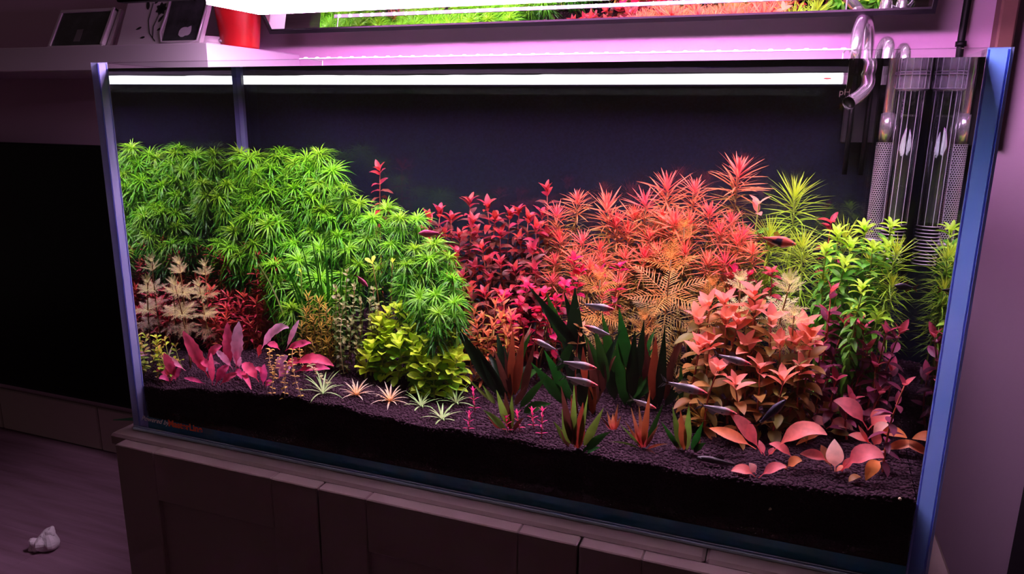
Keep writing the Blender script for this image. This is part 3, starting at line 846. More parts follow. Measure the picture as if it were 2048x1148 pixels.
of = [feather_mesh(OFEA, n=12, droop=.5, pw=.022) for _ in range(3)]; of2 = [feather_mesh(OFEA2, n=12, droop=.7, pw=.022) for _ in range(3)]
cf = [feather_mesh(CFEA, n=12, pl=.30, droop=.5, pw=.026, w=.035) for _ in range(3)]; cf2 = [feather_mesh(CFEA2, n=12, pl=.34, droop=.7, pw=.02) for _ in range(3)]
for (u, v, rr, lv, Y, lab) in ((1342, 520, 88, 7, .235, 'tall orange feather-leaved plant, largest, in the middle of the tank'), (1200, 560, 72, 5, .215, 'orange feather-leaved plant above the green straps, left of the tallest one'),
                             (1368, 455, 46, 2, .30, 'orange feathery tip poking out of the coral needle bush'), (1425, 572, 55, 4, .25, 'small orange feathery stem right of the tall orange feather plant'),
                             (1290, 640, 55, 4, .20, 'dull orange feathery stem low, left of the tallest orange one')):
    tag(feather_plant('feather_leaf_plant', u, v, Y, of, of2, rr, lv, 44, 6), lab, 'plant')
for (u, v, rr, lv, Y, lab) in ((1480, 562, 46, 4, .21, 'cream feathery rosette left of its twin, above the salmon leaves'), (1580, 568, 52, 5, .21, 'cream feathery rosette between the salmon leaves and the lime stems'),
                             (1588, 632, 46, 5, .165, 'bright cream feathery rosette among the salmon leaves, lowest of the right group'), (350, 528, 42, 5, .25, 'cream feathery rosette at far left, upper left of four'),
                             (402, 532, 38, 5, .25, 'cream feathery rosette at far left, upper right of four'), (340, 570, 42, 6, .21, 'yellow-cream feathery rosette at far left, lower left of four'),
                             (388, 572, 38, 6, .21, 'yellow-cream feathery rosette at far left, lower right of four')):
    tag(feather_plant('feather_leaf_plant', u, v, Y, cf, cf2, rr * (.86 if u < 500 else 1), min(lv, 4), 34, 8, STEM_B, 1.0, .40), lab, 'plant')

# ---- yellow-green needle stems at the right back
kit = [[whorl_mesh(YNEED, 42, 1.3, .25, .55, 1.0, .034, .25, g0=0., g1=1., n=4, spread=.25) for _ in range(3)],
       [whorl_mesh(YNEED, 26, .6, .1, .9, 1.05, .034, .4, g0=.5, g1=1., spread=.25) for _ in range(3)],
       [whorl_mesh(YNEED, 22, .3, -.3, .8, 1.0, .034, .6, g0=.8, g1=1., spread=.25) for _ in range(3)]]
grp = []
for (u, v, rr, Y) in ((1590, 392, 80, .36), (1540, 472, 66, .33), (1605, 492, 68, .31), (1690, 475, 55, .36), (1812, 505, 60, .36), (1650, 562, 52, .31), (1530, 562, 48, .33), (1805, 570, 52, .33), (1575, 560, 56, .32), (1740, 520, 50, .37)):
    grp.append((whorl_plant('needle_stem_plant', u, v, Y, kit, rr, STEM_G, 24, 6, .015, tilt=.12), u, v))
label_cluster(grp, 'yellow-green bottlebrush stem', 'at right back', 'yellow-green needle stems', 'plant', 5)

# ---- lime star-topped stems
grp = []
for (u, v, Y) in ((1675, 474, .29), (1730, 462, .30), (1782, 458, .30), (1700, 495, .27), (1652, 505, .27), (1745, 500, .27), (1725, 580, .20), (1690, 530, .25), (1772, 500, .28), (1715, 620, .24), (1755, 640, .24)):
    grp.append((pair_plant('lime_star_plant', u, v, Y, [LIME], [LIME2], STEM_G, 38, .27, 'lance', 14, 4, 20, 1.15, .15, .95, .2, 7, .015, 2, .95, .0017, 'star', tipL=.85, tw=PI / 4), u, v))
label_cluster(grp, 'lime star-topped stem', 'of the bright right clump', 'lime star-topped stems', 'plant', 6)

# ---- salmon broad-leaved clump
L = [(1420, 612), (1452, 640), (1510, 590), (1475, 650), (1507, 625), (1542, 642), (1420, 690), (1520, 738), (1590, 690), (1622, 682), (1450, 605), (1397, 640), (1560, 690), (1610, 655), (1490, 692), (1435, 742), (1567, 762), (1470, 770), (1600, 740), (1400, 700)]
grp = []
for (u, v) in L:
    Y = .20 - (v - 590) / 180 * .07 + R_.uniform(-.008, .008)
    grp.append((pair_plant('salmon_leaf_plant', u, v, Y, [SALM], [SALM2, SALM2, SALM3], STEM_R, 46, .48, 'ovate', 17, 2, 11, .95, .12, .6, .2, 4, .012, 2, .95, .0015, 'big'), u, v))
label_cluster(grp, 'salmon broad-leaved stem', 'of the right front clump', 'salmon broad-leaved stems', 'plant', 7)
r = pair_plant('salmon_leaf_plant', 1518, 408, .33, [SALM], [SALM2, SALM2, LIME2], STEM_G, 40, .38, 'ovate', 30, 2, 7, .75, .1, .4, .15, 3, .012, 2, 1, .0015, 'big')
tag(r, 'tall salmon stem with tiered leaves beside the highest coral bush', 'plant')

# ---- wine red stems at the right
L = [(1657, 632), (1690, 652), (1712, 652), (1772, 667), (1802, 668), (1735, 702), (1672, 762), (1812, 772), (1750, 735), (1640, 700), (1782, 742), (1702, 802), (1727, 660), (1662, 585), (1760, 790), (1640, 770)]
grp = []
for (u, v) in L:
    Y = .225 - (v - 600) / 200 * .04 + R_.uniform(-.02, .02)
    grp.append((pair_plant('wine_red_stem_plant', u, v, Y, [PURP_T], [PURP], STEM_R, 38, .40, 'ovate', 20, 2, 10, .95, .1, .5, .15, 3, .015, 1, 1, .0014, 'big'), u, v))
label_cluster(grp, 'wine-red stem', 'by the right glass', 'wine red stems', 'plant', 8)
r = pair_plant('wine_red_stem_plant', 1662, 446, .35, [HOT, CRIM], [CRIM], STEM_R, 34, .40, 'ovate', 24, 2, 6, .7, .1, .5, .15, 3, .01)
tag(r, 'lone red stem showing just above the lime stars', 'plant')

# ---- fine red stems at the far left
kit = [[whorl_mesh(LRED, 12, 1.2, .2, .6, 1.0, .17, .6, 'lance', 4, 0., 1., .5) for _ in range(4)],
       [whorl_mesh(LRED, 9, .6, 0, .9, 1.0, .15, .7, 'lance', 4, .5, 1., .8) for _ in range(4)],
       [whorl_mesh(LRED2, 9, .5, -.2, .9, 1.0, .15, .8, 'lance', 4, 0, 1., .8) for _ in range(4)]]
L = [(264, 500), (288, 522), (303, 515), (326, 487), (357, 507), (277, 547), (297, 562), (268, 582), (302, 592), (427, 502), (452, 522), (492, 492), (516, 512), (472, 547), (442, 552), (502, 547),
     (527, 552), (422, 577), (457, 592), (487, 592), (512, 602), (538, 572), (412, 612), (452, 632), (492, 642), (274, 622), (302, 632), (322, 602), (382, 642), (352, 642), (430, 640), (470, 620), (405, 560), (330, 640)]
grp = []
for (u, v) in L:
    Y = .27 - (v - 490) / 150 * .06 + R_.uniform(-.015, .015)
    rf = at(u, v, Y).x < GS + .018
    r = whorl_plant('fine_red_stem_plant', u, v, Y, kit, 27, STEM_R, 16, 8, .02, .001, .2, refl=rf)
    grp.append((r,) + (seen_at(mirror_in(at(u, v, Y)), u, v) if rf else (u, v)))
label_cluster(grp, 'thin-leaved dark red stem', 'of the left red clump', 'fine red stems', 'plant', 12)

# ---- small stems in front of the mound
kit = [[whorl_mesh(YBRN, 9, 1.1, .3, .7, 1.0, .16, .3, 'lance', 3, 0., .8, .6) for _ in range(3)], [whorl_mesh(YBRN, 9, .6, .0, .9, 1.0, .15, .4, 'lance', 3, .5, 1., 1.) for _ in range(3)]]
L = [(616, 590), (638, 602), (652, 618), (612, 622), (642, 652), (627, 640), (662, 640), (602, 652), (655, 682), (622, 680)]
grp = [(whorl_plant('olive_gold_stem_plant', u, v, .175 - (v - 590) / 90 * .03, kit, 20, STEM_B, 14, 9, .012, .001, .15), u, v) for u, v in L]
label_cluster(grp, 'olive-gold fine stem', 'in front of the green mound', 'olive gold stems', 'plant', 5)
L = [(694, 545), (672, 577), (709, 574), (746, 580), (740, 602), (679, 594), (686, 612), (722, 602), (756, 612), (670, 642), (702, 642), (721, 657), (741, 642), (690, 682), (712, 690)]
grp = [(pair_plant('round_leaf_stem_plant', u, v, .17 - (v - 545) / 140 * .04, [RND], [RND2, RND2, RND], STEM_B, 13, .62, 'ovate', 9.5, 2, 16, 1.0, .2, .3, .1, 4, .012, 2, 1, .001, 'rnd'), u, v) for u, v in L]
label_cluster(grp, 'small round-leaved pale-tipped stem', 'left of the lime clump', 'round leaved stems', 'plant', 8)
tag(pair_plant('yellow_tip_stem_plant', 745, 528, .19, [SPOON], [SPOON2], STEM_B, 26, .42, 'spoon', 26, 2, 6, .8, .2, .4, .1, 5, .01, 1, .7), 'tall stem with one big yellow tip in front of the green mound', 'plant')
tag(pair_plant('yellow_tip_stem_plant', 785, 526, .19, [SPOON], [SPOON2], STEM_B, 15, .4, 'spoon', 20, 2, 7, 1.0, .3, .4, .1, 4, .01, 1, .8), 'thin stem with a small yellow tip, right of the big yellow tip', 'plant')
tag(pair_plant('yellow_tip_stem_plant', 602, 545, .19, [LIME], [LIME2], STEM_G, 13, .4, 'spoon', 14, 2, 8, 1.0, .3, .4, .1, 4, .01, 2, .7), 'wispy stem with tiny light green tip above the olive-gold stems', 'plant')

# ---- lime spoon-leaved clump
L = [(775, 628), (800, 617), (817, 637), (760, 648), (778, 662), (822, 662), (880, 640), (872, 668), (907, 672), (746, 692), (772, 682), (896, 708), (870, 738), (842, 708), (850, 690), (738, 712), (827, 692), (915, 720), (800, 690), (850, 735)]
grp = []
for (u, v) in L:
    Y = .165 - (v - 620) / 120 * .05 + R_.uniform(-.006, .006)
    big = v > 640
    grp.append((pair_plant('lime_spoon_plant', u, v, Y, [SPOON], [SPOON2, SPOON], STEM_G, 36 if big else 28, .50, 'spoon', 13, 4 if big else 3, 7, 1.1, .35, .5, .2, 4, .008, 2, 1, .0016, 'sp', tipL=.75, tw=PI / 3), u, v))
label_cluster(grp, 'lime spoon-leaved stem', 'of the bright front clump', 'lime spoon leaved stems', 'plant', 7)

# ---- orange-red low stems in the middle
L = [(946, 622), (1005, 602), (966, 637), (986, 652), (1002, 637), (955, 657), (1022, 632), (975, 672), (990, 612), (1015, 665), (940, 670)]
grp = [(pair_plant('orange_red_stem_plant', u, v, .20 - (v - 600) / 70 * .03, [ORED], [ORED, YBRN], STEM_R, 26, .24, 'lance', 13, 3, 8, 1.0, .15, .4, .1, 4, .012, 2, 1, .0012, 'or'), u, v) for u, v in L]
label_cluster(grp, 'orange-red narrow-leaved stem', 'left of the dark straps', 'orange red stems', 'plant', 6)
tag(pair_plant('orange_red_stem_plant', 1160, 655, .13, [SALM2], [SALM2], STEM_R, 24, .45, 'ovate', 16, 2, 3, .5, .0, .4, .1, 5, .005), 'small copper-leaved stem tip amid the dark green straps', 'plant')

# ================================================================== plants whose leaves are set one by one
def hand_plant(name, bu, bv, leaves, label, mats, Y=None, petiole=0.0, shape='lance', facing=(0, -.5, .85), cup=.14, wave=0.0, ruf=0.0, part='leaf', n=9, lean=0.02, cat='plant', wf=1.0):
    """leaves: (base u, v, tip u, v, width px, material key, arch px, depth shift of the tip)"""
    B = ground(bu, bv) if Y is None else at(bu, bv, Y)
    B.z = soil(B.x, B.y) - .001
    root = empty(name, B, label, cat)
    for lf in leaves:
        u0, v0, u1, v1, w, mk = lf[:6]
        arch = lf[6] if len(lf) > 6 else 0
        dy = lf[7] if len(lf) > 7 else R_.uniform(-lean, lean)
        y0 = B.y
        if abs(u0 - bu) + abs(v0 - bv) > 14: y0 = B.y + R_.uniform(-.006, .006)
        p0 = at(u0, v0, y0)
        if p0.z < soil(p0.x, p0.y): p0 = ground(u0, v0)
        p2 = at(u1, v1, max(GF + .006, p0.y + dy))
        z_ = soil(p2.x, p2.y) + .002
        if p2.z < z_:
            q = ground(u1, v1); p2 = q + Vector((0, 0, .002))
        k = mpp(u0, v0, p0.y)
        mid = p0.lerp(p2, .5) + Vector((0, 0, arch * 2 * k))
        fc = lf[8] if len(lf) > 8 else facing
        me = blade_mesh(part, (p0 - B, mid - B, p2 - B), w * k * wf, shape, mats[mk], fc, n, cup, wave, petiole, ruf=ruf)
        link(part, me, root)
    return root

# ---- pink wavy-leaved plants at the left front
CM = {'p': CRYPT, 'b': CRYPT_B, 'r': CRIM}
kw = dict(mats=CM, shape='lance', wf=.80, cup=.16, wave=.16, ruf=.10, petiole=.14, facing=(.25, -.75, .6), n=14)
hand_plant('pink_crypt', 348, 762, [(352, 760, 328, 706, 26, 'p', 2), (345, 762, 312, 742, 18, 'p', 10), (340, 764, 352, 757, 12, 'p', 4), (372, 742, 318, 712, 18, 'b', 4), (350, 762, 362, 735, 16, 'p', 3), (342, 766, 318, 758, 14, 'p', 6)],
           'small dark pink wavy-leaved plant at the far left front', **kw)
hand_plant('pink_crypt', 425, 770, [(418, 756, 366, 662, 34, 'p', 0), (425, 772, 422, 706, 18, 'p', 0), (430, 772, 458, 732, 24, 'p', 6), (412, 722, 444, 692, 20, 'p', 6), (410, 768, 368, 756, 12, 'p', 2), (424, 740, 400, 722, 20, 'p', 4), (440, 770, 475, 748, 18, 'p', 4)],
           'pink wavy-leaved plant with a long leaf leaning left', **kw)
hand_plant('pink_crypt', 468, 752, [(458, 742, 455, 645, 28, 'p', 0), (472, 735, 478, 643, 32, 'b', 0), (478, 745, 503, 782, 14, 'p', 10), (470, 742, 484, 760, 18, 'p', 6), (440, 728, 410, 745, 16, 'b', 8), (466, 738, 430, 700, 18, 'b', 3), (480, 740, 470, 700, 22, 'b', 2)],
           'pink wavy-leaved plant with two tall upright leaves side by side', **kw)
hand_plant('pink_crypt', 522, 768, [(518, 764, 484, 728, 30, 'p', 6), (526, 770, 529, 728, 20, 'p', 0), (520, 705, 578, 656, 26, 'b', 16), (516, 716, 524, 690, 16, 'r', 3), (532, 752, 510, 738, 14, 'p', 5), (530, 775, 545, 762, 14, 'p', 3)],
           'pink wavy-leaved plant with one leaf bent over like a hook', **kw)
hand_plant('pink_crypt', 572, 745, [(572, 700, 598, 640, 14, 'b', 2), (570, 702, 622, 686, 20, 'p', 4), (585, 732, 668, 732, 26, 'p', 14), (590, 744, 660, 738, 20, 'p', 6), (548, 742, 576, 712, 24, 'b', 3), (556, 758, 582, 735, 26, 'b', 5), (570, 740, 600, 720, 20, 'p', 5), (560, 700, 535, 688, 18, 'p', 4)],
           'pink wavy-leaved plant with broad leaves lying to the right', **kw)

# ---- gold trailing runners over the pink leaves
grp = []
for i, (u, v, u1, v1) in enumerate(((560, 712, 545, 790), (585, 700, 603, 795), (575, 725, 570, 800), (540, 700, 552, 760), (600, 690, 612, 745), (622, 730, 655, 770), (683, 640, 688, 750))):
    y = ground(u1, v1).y; p1 = at(u1, v1, y) + Vector((0, 0, .002)); p0 = at(u, v, y + .008)
    r = empty('trailing_stem', p1)
    mid = p0.lerp(p1, .5) + Vector((R_.uniform(-.01, .01), -.008, .008))
    P3 = [p0 * (1 - t) ** 2 + mid * 2 * t * (1 - t) + p1 * t * t - p1 for t in [j / 8 for j in range(9)]]
    MB().tube(P3, .0007, 5).build('stem', PALE, r, True)
    k = mpp(u, v, y)
    for j in range(9):
        for s in (0, PI):
            link('leaf', leaf_mesh('trail', RND if i > 4 else GOLD, 1, .55, 'ovate', .2, .5), r, Matrix.Translation(P3[j]) @ rotm(j * 1.3 + s + R_.uniform(-.3, .3), .3) @ Matrix.Scale(k * R_.uniform(8, 13), 4))
    grp.append((r, u, v))
label_cluster(grp, 'thin gold trailing stem with tiny leaves', 'over the pink leaves', 'gold trailing stems', 'plant', 8)

# ---- yellow small-leaved clump in the left front corner
L = [(286, 700), (303, 706), (306, 676), (321, 701), (350, 694), (300, 690), (346, 722), (287, 740), (330, 682)]
grp = [(pair_plant('yellow_corner_plant', u, v, .13 + (740 - v) / 60 * .03, [GOLD, SPOON], [SPOON, SPOON2], STEM_G, 17, .45, 'spoon', 14, 2, 5, .8, .2, .6, .1, 4, .012, 2, 1, .001, 'yl'), u, v) for u, v in L]
label_cluster(grp, 'yellow small-leaved stem', 'in the left front corner', 'yellow corner stems', 'plant', 5)
pA = at(345, 650, .16); pB = ground(318, 745)
r = empty('bare_stem', pB, 'pale bent bare stem with a tuft of leaves, left of the tall pink leaves', 'plant')
P3 = [pB.lerp(pA, t) + Vector((.012 * math.sin(PI * t), 0, 0)) - pB for t in [j / 8 for j in range(9)]]
MB().tube(P3, .0013, 6).build('stem', PALE, r, True)
for j in range(8): link('leaf', leaf_mesh('yl2', GOLD, 1, .3, 'lance', .2, .4), r, Matrix.Translation(P3[-1]) @ rotm(j * 2.4, 1.0 - j * .12) @ Matrix.Scale(.014, 4))

# ---- long thin grass blades in front of the mound
r0 = at(655, 650, .20); r0.z = soil(r0.x, r0.y)
gr = empty('long_grass', r0, 'clump of long hair-thin green grass blades before the green mound', 'plant')
for (u1, v1, u0) in ((560, 520, 640), (590, 452, 640), (612, 432, 650), (640, 420, 655), (656, 440, 660), (626, 480, 650), (680, 520, 668), (700, 530, 672), (545, 490, 630), (600, 500, 640), (650, 500, 655), (515, 580, 560), (690, 470, 668), (500, 505, 590), (575, 560, 610), (618, 530, 648)):
    p0 = at(u0, 700, .20); p0.z = soil(p0.x, p0.y); p2 = at(u1, v1, .17)
    mid = p0.lerp(p2, .5) + Vector((.012, 0, .03))
    link('grass_blade', blade_mesh('grass_blade', (p0 - r0, mid - r0, p2 - r0), .0028, 'linear', GREEN2 if u1 != 500 else RND, (0, -1, .3), 10, .1), gr)

# ---- dark strap-leaved plants in the middle
SM = {'g': SW_G, 'd': SW_D, 'l': SW_L, 'r': SW_R, 'b': SW_B, 'p': SW_P}
kw = dict(mats=SM, shape='sword', cup=.10, facing=(0, -.9, .35), n=8, lean=.012)
hand_plant('strap_leaf_plant', 1015, 800, [(1005, 795, 905, 642, 30, 'd'), (1010, 800, 953, 692, 24, 'd'), (1020, 790, 987, 696, 14, 'b'), (1022, 792, 1009, 700, 12, 'b'), (1022, 780, 1026, 655, 17, 'r'), (1030, 790, 1048, 660, 19, 'r'),
           (1043, 800, 1070, 680, 16, 'b'), (1040, 815, 1095, 750, 16, 'g'), (1048, 826, 1102, 808, 20, 'g', 6), (1018, 800, 1034, 725, 14, 'r'), (985, 805, 930, 752, 6, 'l'), (1030, 810, 1052, 770, 12, 'b'), (990, 808, 965, 770, 10, 'l')],
           'dark strap-leaved plant left of centre, its longest leaf leaning left', **kw)
hand_plant('strap_leaf_plant', 1180, 828, [(1135, 810, 1062, 725, 25, 'g'), (1142, 800, 1088, 700, 24, 'g'), (1115, 742, 1156, 665, 18, 'g'), (1150, 702, 1070, 590, 22, 'd'), (1130, 690, 1093, 586, 22, 'g'), (1150, 700, 1150, 575, 32, 'd'),
           (1202, 742, 1168, 667, 20, 'g'), (1216, 765, 1188, 650, 20, 'g'), (1170, 765, 1166, 693, 15, 'r'), (1185, 830, 1184, 728, 18, 'r'), (1205, 785, 1207, 703, 16, 'b'), (1190, 830, 1140, 720, 24, 'd'), (1176, 826, 1120, 690, 26, 'd'),
           (1160, 700, 1055, 570, 20, 'd'), (1170, 720, 1128, 585, 26, 'd'), (1195, 800, 1175, 680, 16, 'b')],
           'big dark strap-leaved plant in the centre, shaded nearly black in its middle', **kw)
hand_plant('strap_leaf_plant', 1255, 815, [(1228, 745, 1204, 626, 22, 'g'), (1256, 740, 1238, 616, 26, 'g'), (1240, 795, 1306, 697, 20, 'g'), (1252, 805, 1304, 736, 22, 'g'), (1230, 800, 1205, 690, 24, 'd'), (1262, 800, 1270, 660, 26, 'd'), (1250, 810, 1232, 670, 24, 'g'),
           (1275, 760, 1288, 640, 18, 'd'), (1262, 815, 1225, 700, 20, 'g')],
           'dark green strap-leaved plant right of centre with upright leaves', **kw)
hand_plant('strap_leaf_plant', 1308, 822, [(1305, 800, 1312, 670, 22, 'r'), (1296, 790, 1289, 668, 18, 'b'), (1330, 800, 1350, 690, 16, 'b'), (1318, 815, 1330, 650, 20, 'd'), (1312, 822, 1275, 720, 20, 'd'), (1362, 802, 1362, 728, 12, 'g'), (1330, 812, 1380, 740, 18, 'd')],
           'brown-red strap-leaved plant with one broad upright red leaf', **kw)
hand_plant('strap_leaf_plant', 1400, 800, [(1400, 730, 1490, 604, 20, 'd'), (1392, 800, 1420, 650, 26, 'd'), (1385, 800, 1378, 680, 22, 'd')],
           'near-black strap leaf slanting up behind the salmon leaves', **kw)
kw['lean'] = .008
hand_plant('small_strap_plant', 1020, 862, [(1015, 850, 993, 780, 15, 'l'), (1018, 855, 1010, 784, 16, 'b'), (1022, 860, 1024, 790, 13, 'l'), (1012, 862, 966, 820, 14, 'l', 4), (1022, 862, 1010, 815, 8, 'r'), (1026, 862, 1048, 836, 9, 'b', 3), (1000, 858, 975, 832, 8, 'r')],
           'small strap-leaved plant in front of the leftmost dark one', **kw)
hand_plant('small_strap_plant', 1155, 898, [(1145, 890, 1122, 772, 17, 'b'), (1148, 892, 1148, 768, 13, 'l'), (1140, 888, 1124, 818, 18, 'l'), (1136, 892, 1107, 843, 12, 'l', 3), (1155, 898, 1166, 805, 22, 'r'), (1150, 896, 1142, 790, 11, 'r'), (1158, 896, 1176, 788, 10, 'l'), (1168, 892, 1207, 816, 17, 'l'),
           (1172, 900, 1221, 864, 16, 'g', 4), (1138, 894, 1120, 858, 9, 'b'), (1165, 904, 1200, 895, 14, 'g', 2)],
           'small green and red strap-leaved plant at the centre front', **kw)
hand_plant('small_strap_plant', 1287, 897, [(1284, 895, 1250, 842, 6, 'p'), (1282, 893, 1240, 848, 5, 'l'), (1286, 895, 1278, 812, 10, 'p'), (1288, 895, 1295, 825, 10, 'p'), (1292, 893, 1326, 808, 11, 'g'), (1290, 895, 1318, 848, 7, 'p'), (1280, 898, 1218, 884, 4, 'l', 5), (1294, 898, 1336, 888, 5, 'p', 3), (1290, 900, 1312, 912, 5, 'b', 3),
           (1284, 896, 1262, 815, 9, 'p'), (1286, 890, 1300, 780, 13, 'r'), (1280, 895, 1268, 850, 7, 'p')],
           'thin-bladed plant with a bright pink foot at the front', **kw)
hand_plant('small_strap_plant', 1372, 902, [(1362, 898, 1345, 814, 14, 'l'), (1368, 900, 1361, 820, 16, 'r'), (1374, 900, 1378, 806, 15, 'l'), (1384, 900, 1406, 844, 14, 'g'), (1356, 895, 1322, 842, 10, 'g'), (1388, 904, 1412, 886, 12, 'g', 3), (1358, 898, 1340, 868, 9, 'b'), (1390, 905, 1402, 878, 9, 'b')],
           'small strap-leaved plant in front of the gold rosette', **kw)
hand_plant('small_strap_plant', 1226, 862, [(1224, 860, 1214, 822, 6, 'p'), (1227, 860, 1236, 808, 7, 'p'), (1222, 860, 1206, 838, 5, 'p'), (1230, 860, 1242, 832, 6, 'p'), (1226, 860, 1226, 826, 8, 'p'), (1222, 858, 1196, 826, 4, 'b')],
           'tiny reddish blade plant behind the centre front one', **kw)

for rt_ in [o for o in COL.objects if o.name.startswith('strap_leaf_plant')]:
    for i in range(9):
        az = R_.uniform(0, 6.28); h = R_.uniform(.05, .125); sp = R_.uniform(.015, .06)
        d = Vector((math.cos(az) * sp, abs(math.sin(az)) * sp * .8 + .01, h)); q = rt_.location + d
        if not (GS + .01 < q.x < TW - GS - .01): continue
        link('leaf', blade_mesh('leaf', ((0, .006, .004), d * .5 + Vector((0, .0, .02)), d), R_.uniform(.012, .018), 'sword', R_.choice([SW_D, SW_D, SW_B, SW_G]), (0, -.9, .35), 8), rt_)
# ---- little tufts along the front
def tuft(u, v, r, mat, label, n=16):
    B = ground(u, v); root = empty('grass_tuft', B + Vector((0, 0, -.001)), label, 'plant'); k = mpp(u, v, B.y)
    for i in range(n):
        az = i * 2.39996; f = i / n; el = lerp(1.25, .25, f)
        V, F, G = leaf_geo(r * k * R_.uniform(.85, 1.2), .0028, 'linear', .1, lerp(.5, 1.0, f), .1, 5, 0, 0, 1, 3)
        link('blade', mesh('blade', V, F, mat, G), root, rotm(az, el))
tuft(646, 786, 52, TUFT_G, 'white-green grass tuft right of the pink leaves, leftmost of the green tufts')
tuft(842, 812, 40, TUFT_G, 'white-green grass tuft right of the two cream ones')
tuft(884, 838, 42, TUFT_G, 'white-green grass tuft nearest the front glass')
tuft(912, 806, 40, TUFT_G, 'white-green grass tuft under the lime clump, rightmost')
tuft(713, 790, 38, TUFT_C, 'cream tuft with orange heart, left of the pair', 22)
tuft(780, 802, 40, TUFT_C, 'cream tuft with orange heart, right of the pair', 24)
# ---- magenta sprigs
grp = []
for (u, v, u0, v0) in ((946, 784, 950, 825), (939, 832, 937, 864), (1012, 838, 1016, 866), (1034, 830, 1040, 862), (1064, 824, 1068, 858), (1085, 824, 1083, 878)):
    B = ground(u0, v0); top = at(u, v, B.y); k = mpp(u, v, B.y)
    r = empty('magenta_sprig', B); P3 = [(top - B) * t for t in (0, .5, 1)]
    MB().tube(P3, .0007, 5).build('stem', STEM_R, r, True)
    for i in range(5):
        p = (top - B) * (1 - i * .2)
        for j in range(4 if i == 0 else 2):
            link('leaf', leaf_mesh('sprig', MAG, 1, .3, 'lance', .2, .5), r, Matrix.Translation(p) @ rotm(i * PI / 2 + j * 2 * PI / (4 if i == 0 else 2) + .4, 1.0 - .2 * i) @ Matrix.Scale(k * 13, 4))
    grp.append((r, u, v))
label_cluster(grp, 'tiny magenta sprig', 'on the front soil', 'magenta sprigs', 'plant', 7)
B = ground(1402, 862); r = empty('gold_rosette', B, 'gold star-shaped rosette behind a small strap plant', 'plant')
for i in range(20):
    V, F, G = leaf_geo(.030 * R_.uniform(.8, 1.1), .006, 'lance', .1, .5, .1, 5)
    link('leaf', mesh('leaf', V, F, GOLD, G), r, Matrix.Translation((0, 0, .006 + .012 * (1 - i / 20))) @ rotm(i * 2.4, lerp(1.2, .1, i / 20)))

# ---- salmon sword plants at the right front
EM = {'s': ECHI, 'b': ECHI_B, 'o': ECHI_O, 'k': ECHI_K, 'g': SALM3}
kw = dict(mats=EM, shape='ovate', wf=.86, cup=.16, petiole=.22, facing=(-.1, -.62, .78), n=12, wave=.03, lean=.012)
hand_plant('salmon_sword_plant', 1528, 912, [(1524, 908, 1460, 828, 36, 's', 8), (1512, 898, 1418, 856, 30, 'o', 4), (1542, 908, 1654, 870, 42, 's', 26), (1588, 920, 1538, 888, 22, 's', 8), (1530, 912, 1518, 880, 14, 's'), (1536, 912, 1548, 895, 12, 's')],
           'salmon broad-leaved sword plant with long arching leaf, left of the front group', **kw)
hand_plant('salmon_sword_plant', 1514, 956, [(1512, 955, 1462, 945, 26, 's', 9), (1517, 956, 1573, 934, 26, 's', 8), (1513, 948, 1498, 926, 20, 'b', 0)],
           'low salmon sword plant nearest the front glass with two spread leaves', **kw)
hand_plant('salmon_sword_plant', 1574, 942, [(1570, 938, 1604, 922, 26, 'o', 6), (1576, 940, 1560, 930, 10, 'o', 2)], 'single roundish orange leaf beside the low salmon plant', **kw)
hand_plant('salmon_sword_plant', 1668, 944, [(1670, 944, 1669, 878, 36, 'b', 0), (1682, 942, 1768, 916, 46, 's', 20), (1660, 926, 1600, 908, 28, 's', 6), (1664, 940, 1642, 890, 22, 'k', 2), (1764, 922, 1731, 964, 30, 'o', 10), (1684, 944, 1705, 915, 18, 's', 2)],
           'salmon sword plant with a wide leaf arching to the right front', **kw)
hand_plant('salmon_sword_plant', 1742, 898, [(1736, 860, 1667, 802, 40, 's', 14), (1736, 860, 1782, 828, 42, 's', 8), (1745, 890, 1697, 870, 22, 's', 5), (1740, 874, 1778, 850, 28, 'b', 5), (1750, 868, 1814, 876, 28, 'o', 8), (1758, 905, 1842, 888, 24, 'o', 6), (1745, 895, 1762, 870, 24, 's', 3), (1742, 895, 1716, 850, 10, 's')],
           'tall salmon sword plant at the right rear of the front group', **kw)
hand_plant('salmon_sword_plant', 1652, 870, [(1652, 858, 1706, 860, 30, 'b', 12), (1654, 864, 1700, 872, 22, 'g', 4), (1650, 856, 1624, 836, 24, 'b', 4), (1646, 860, 1600, 852, 18, 's', 6), (1645, 870, 1592, 893, 14, 'o', 5), (1640, 866, 1570, 845, 20, 's', 6)],
           'small salmon sword plant with pale curled leaf in mid group', **kw)
hand_plant('brown_sword_plant', 1530, 845, [(1535, 842, 1450, 810, 38, 'k', 10), (1535, 840, 1548, 775, 30, 'k', 2), (1545, 842, 1592, 812, 36, 'k', 10), (1555, 845, 1545, 812, 20, 'k', 4)], 'brown broad-leaved plant under the salmon clump', **kw)
hand_plant('brown_sword_plant', 1632, 845, [(1625, 838, 1692, 820, 36, 'k', 14), (1622, 842, 1612, 790, 20, 'k', 2), (1640, 845, 1660, 800, 20, 'k', 3)], 'brown broad-leaved plant behind the salmon sword plants', **kw)
# fallen leaves
for (u, v, u1, v1, w, mk, lab) in ((1672, 948, 1700, 944, 12, 'o', 'small fallen orange leaf lying right of the low salmon plant'), (1697, 968, 1724, 962, 14, 'k', 'curled brown fallen leaf lying near the front glass')):
    p0 = ground(u, v) + Vector((0, 0, .003)); p1 = ground(u1, v1) + Vector((0, 0, .003)); k = mpp(u, v, p0.y)
    o = link('fallen_leaf', blade_mesh('fallen_leaf', (Vector(), (p1 - p0) / 2 + Vector((0, 0, .01)), p1 - p0), w * k, 'ovate', EM[mk], (0, -.3, 1), 7), None)
    o.location = p0; tag(o, lab, 'leaf')

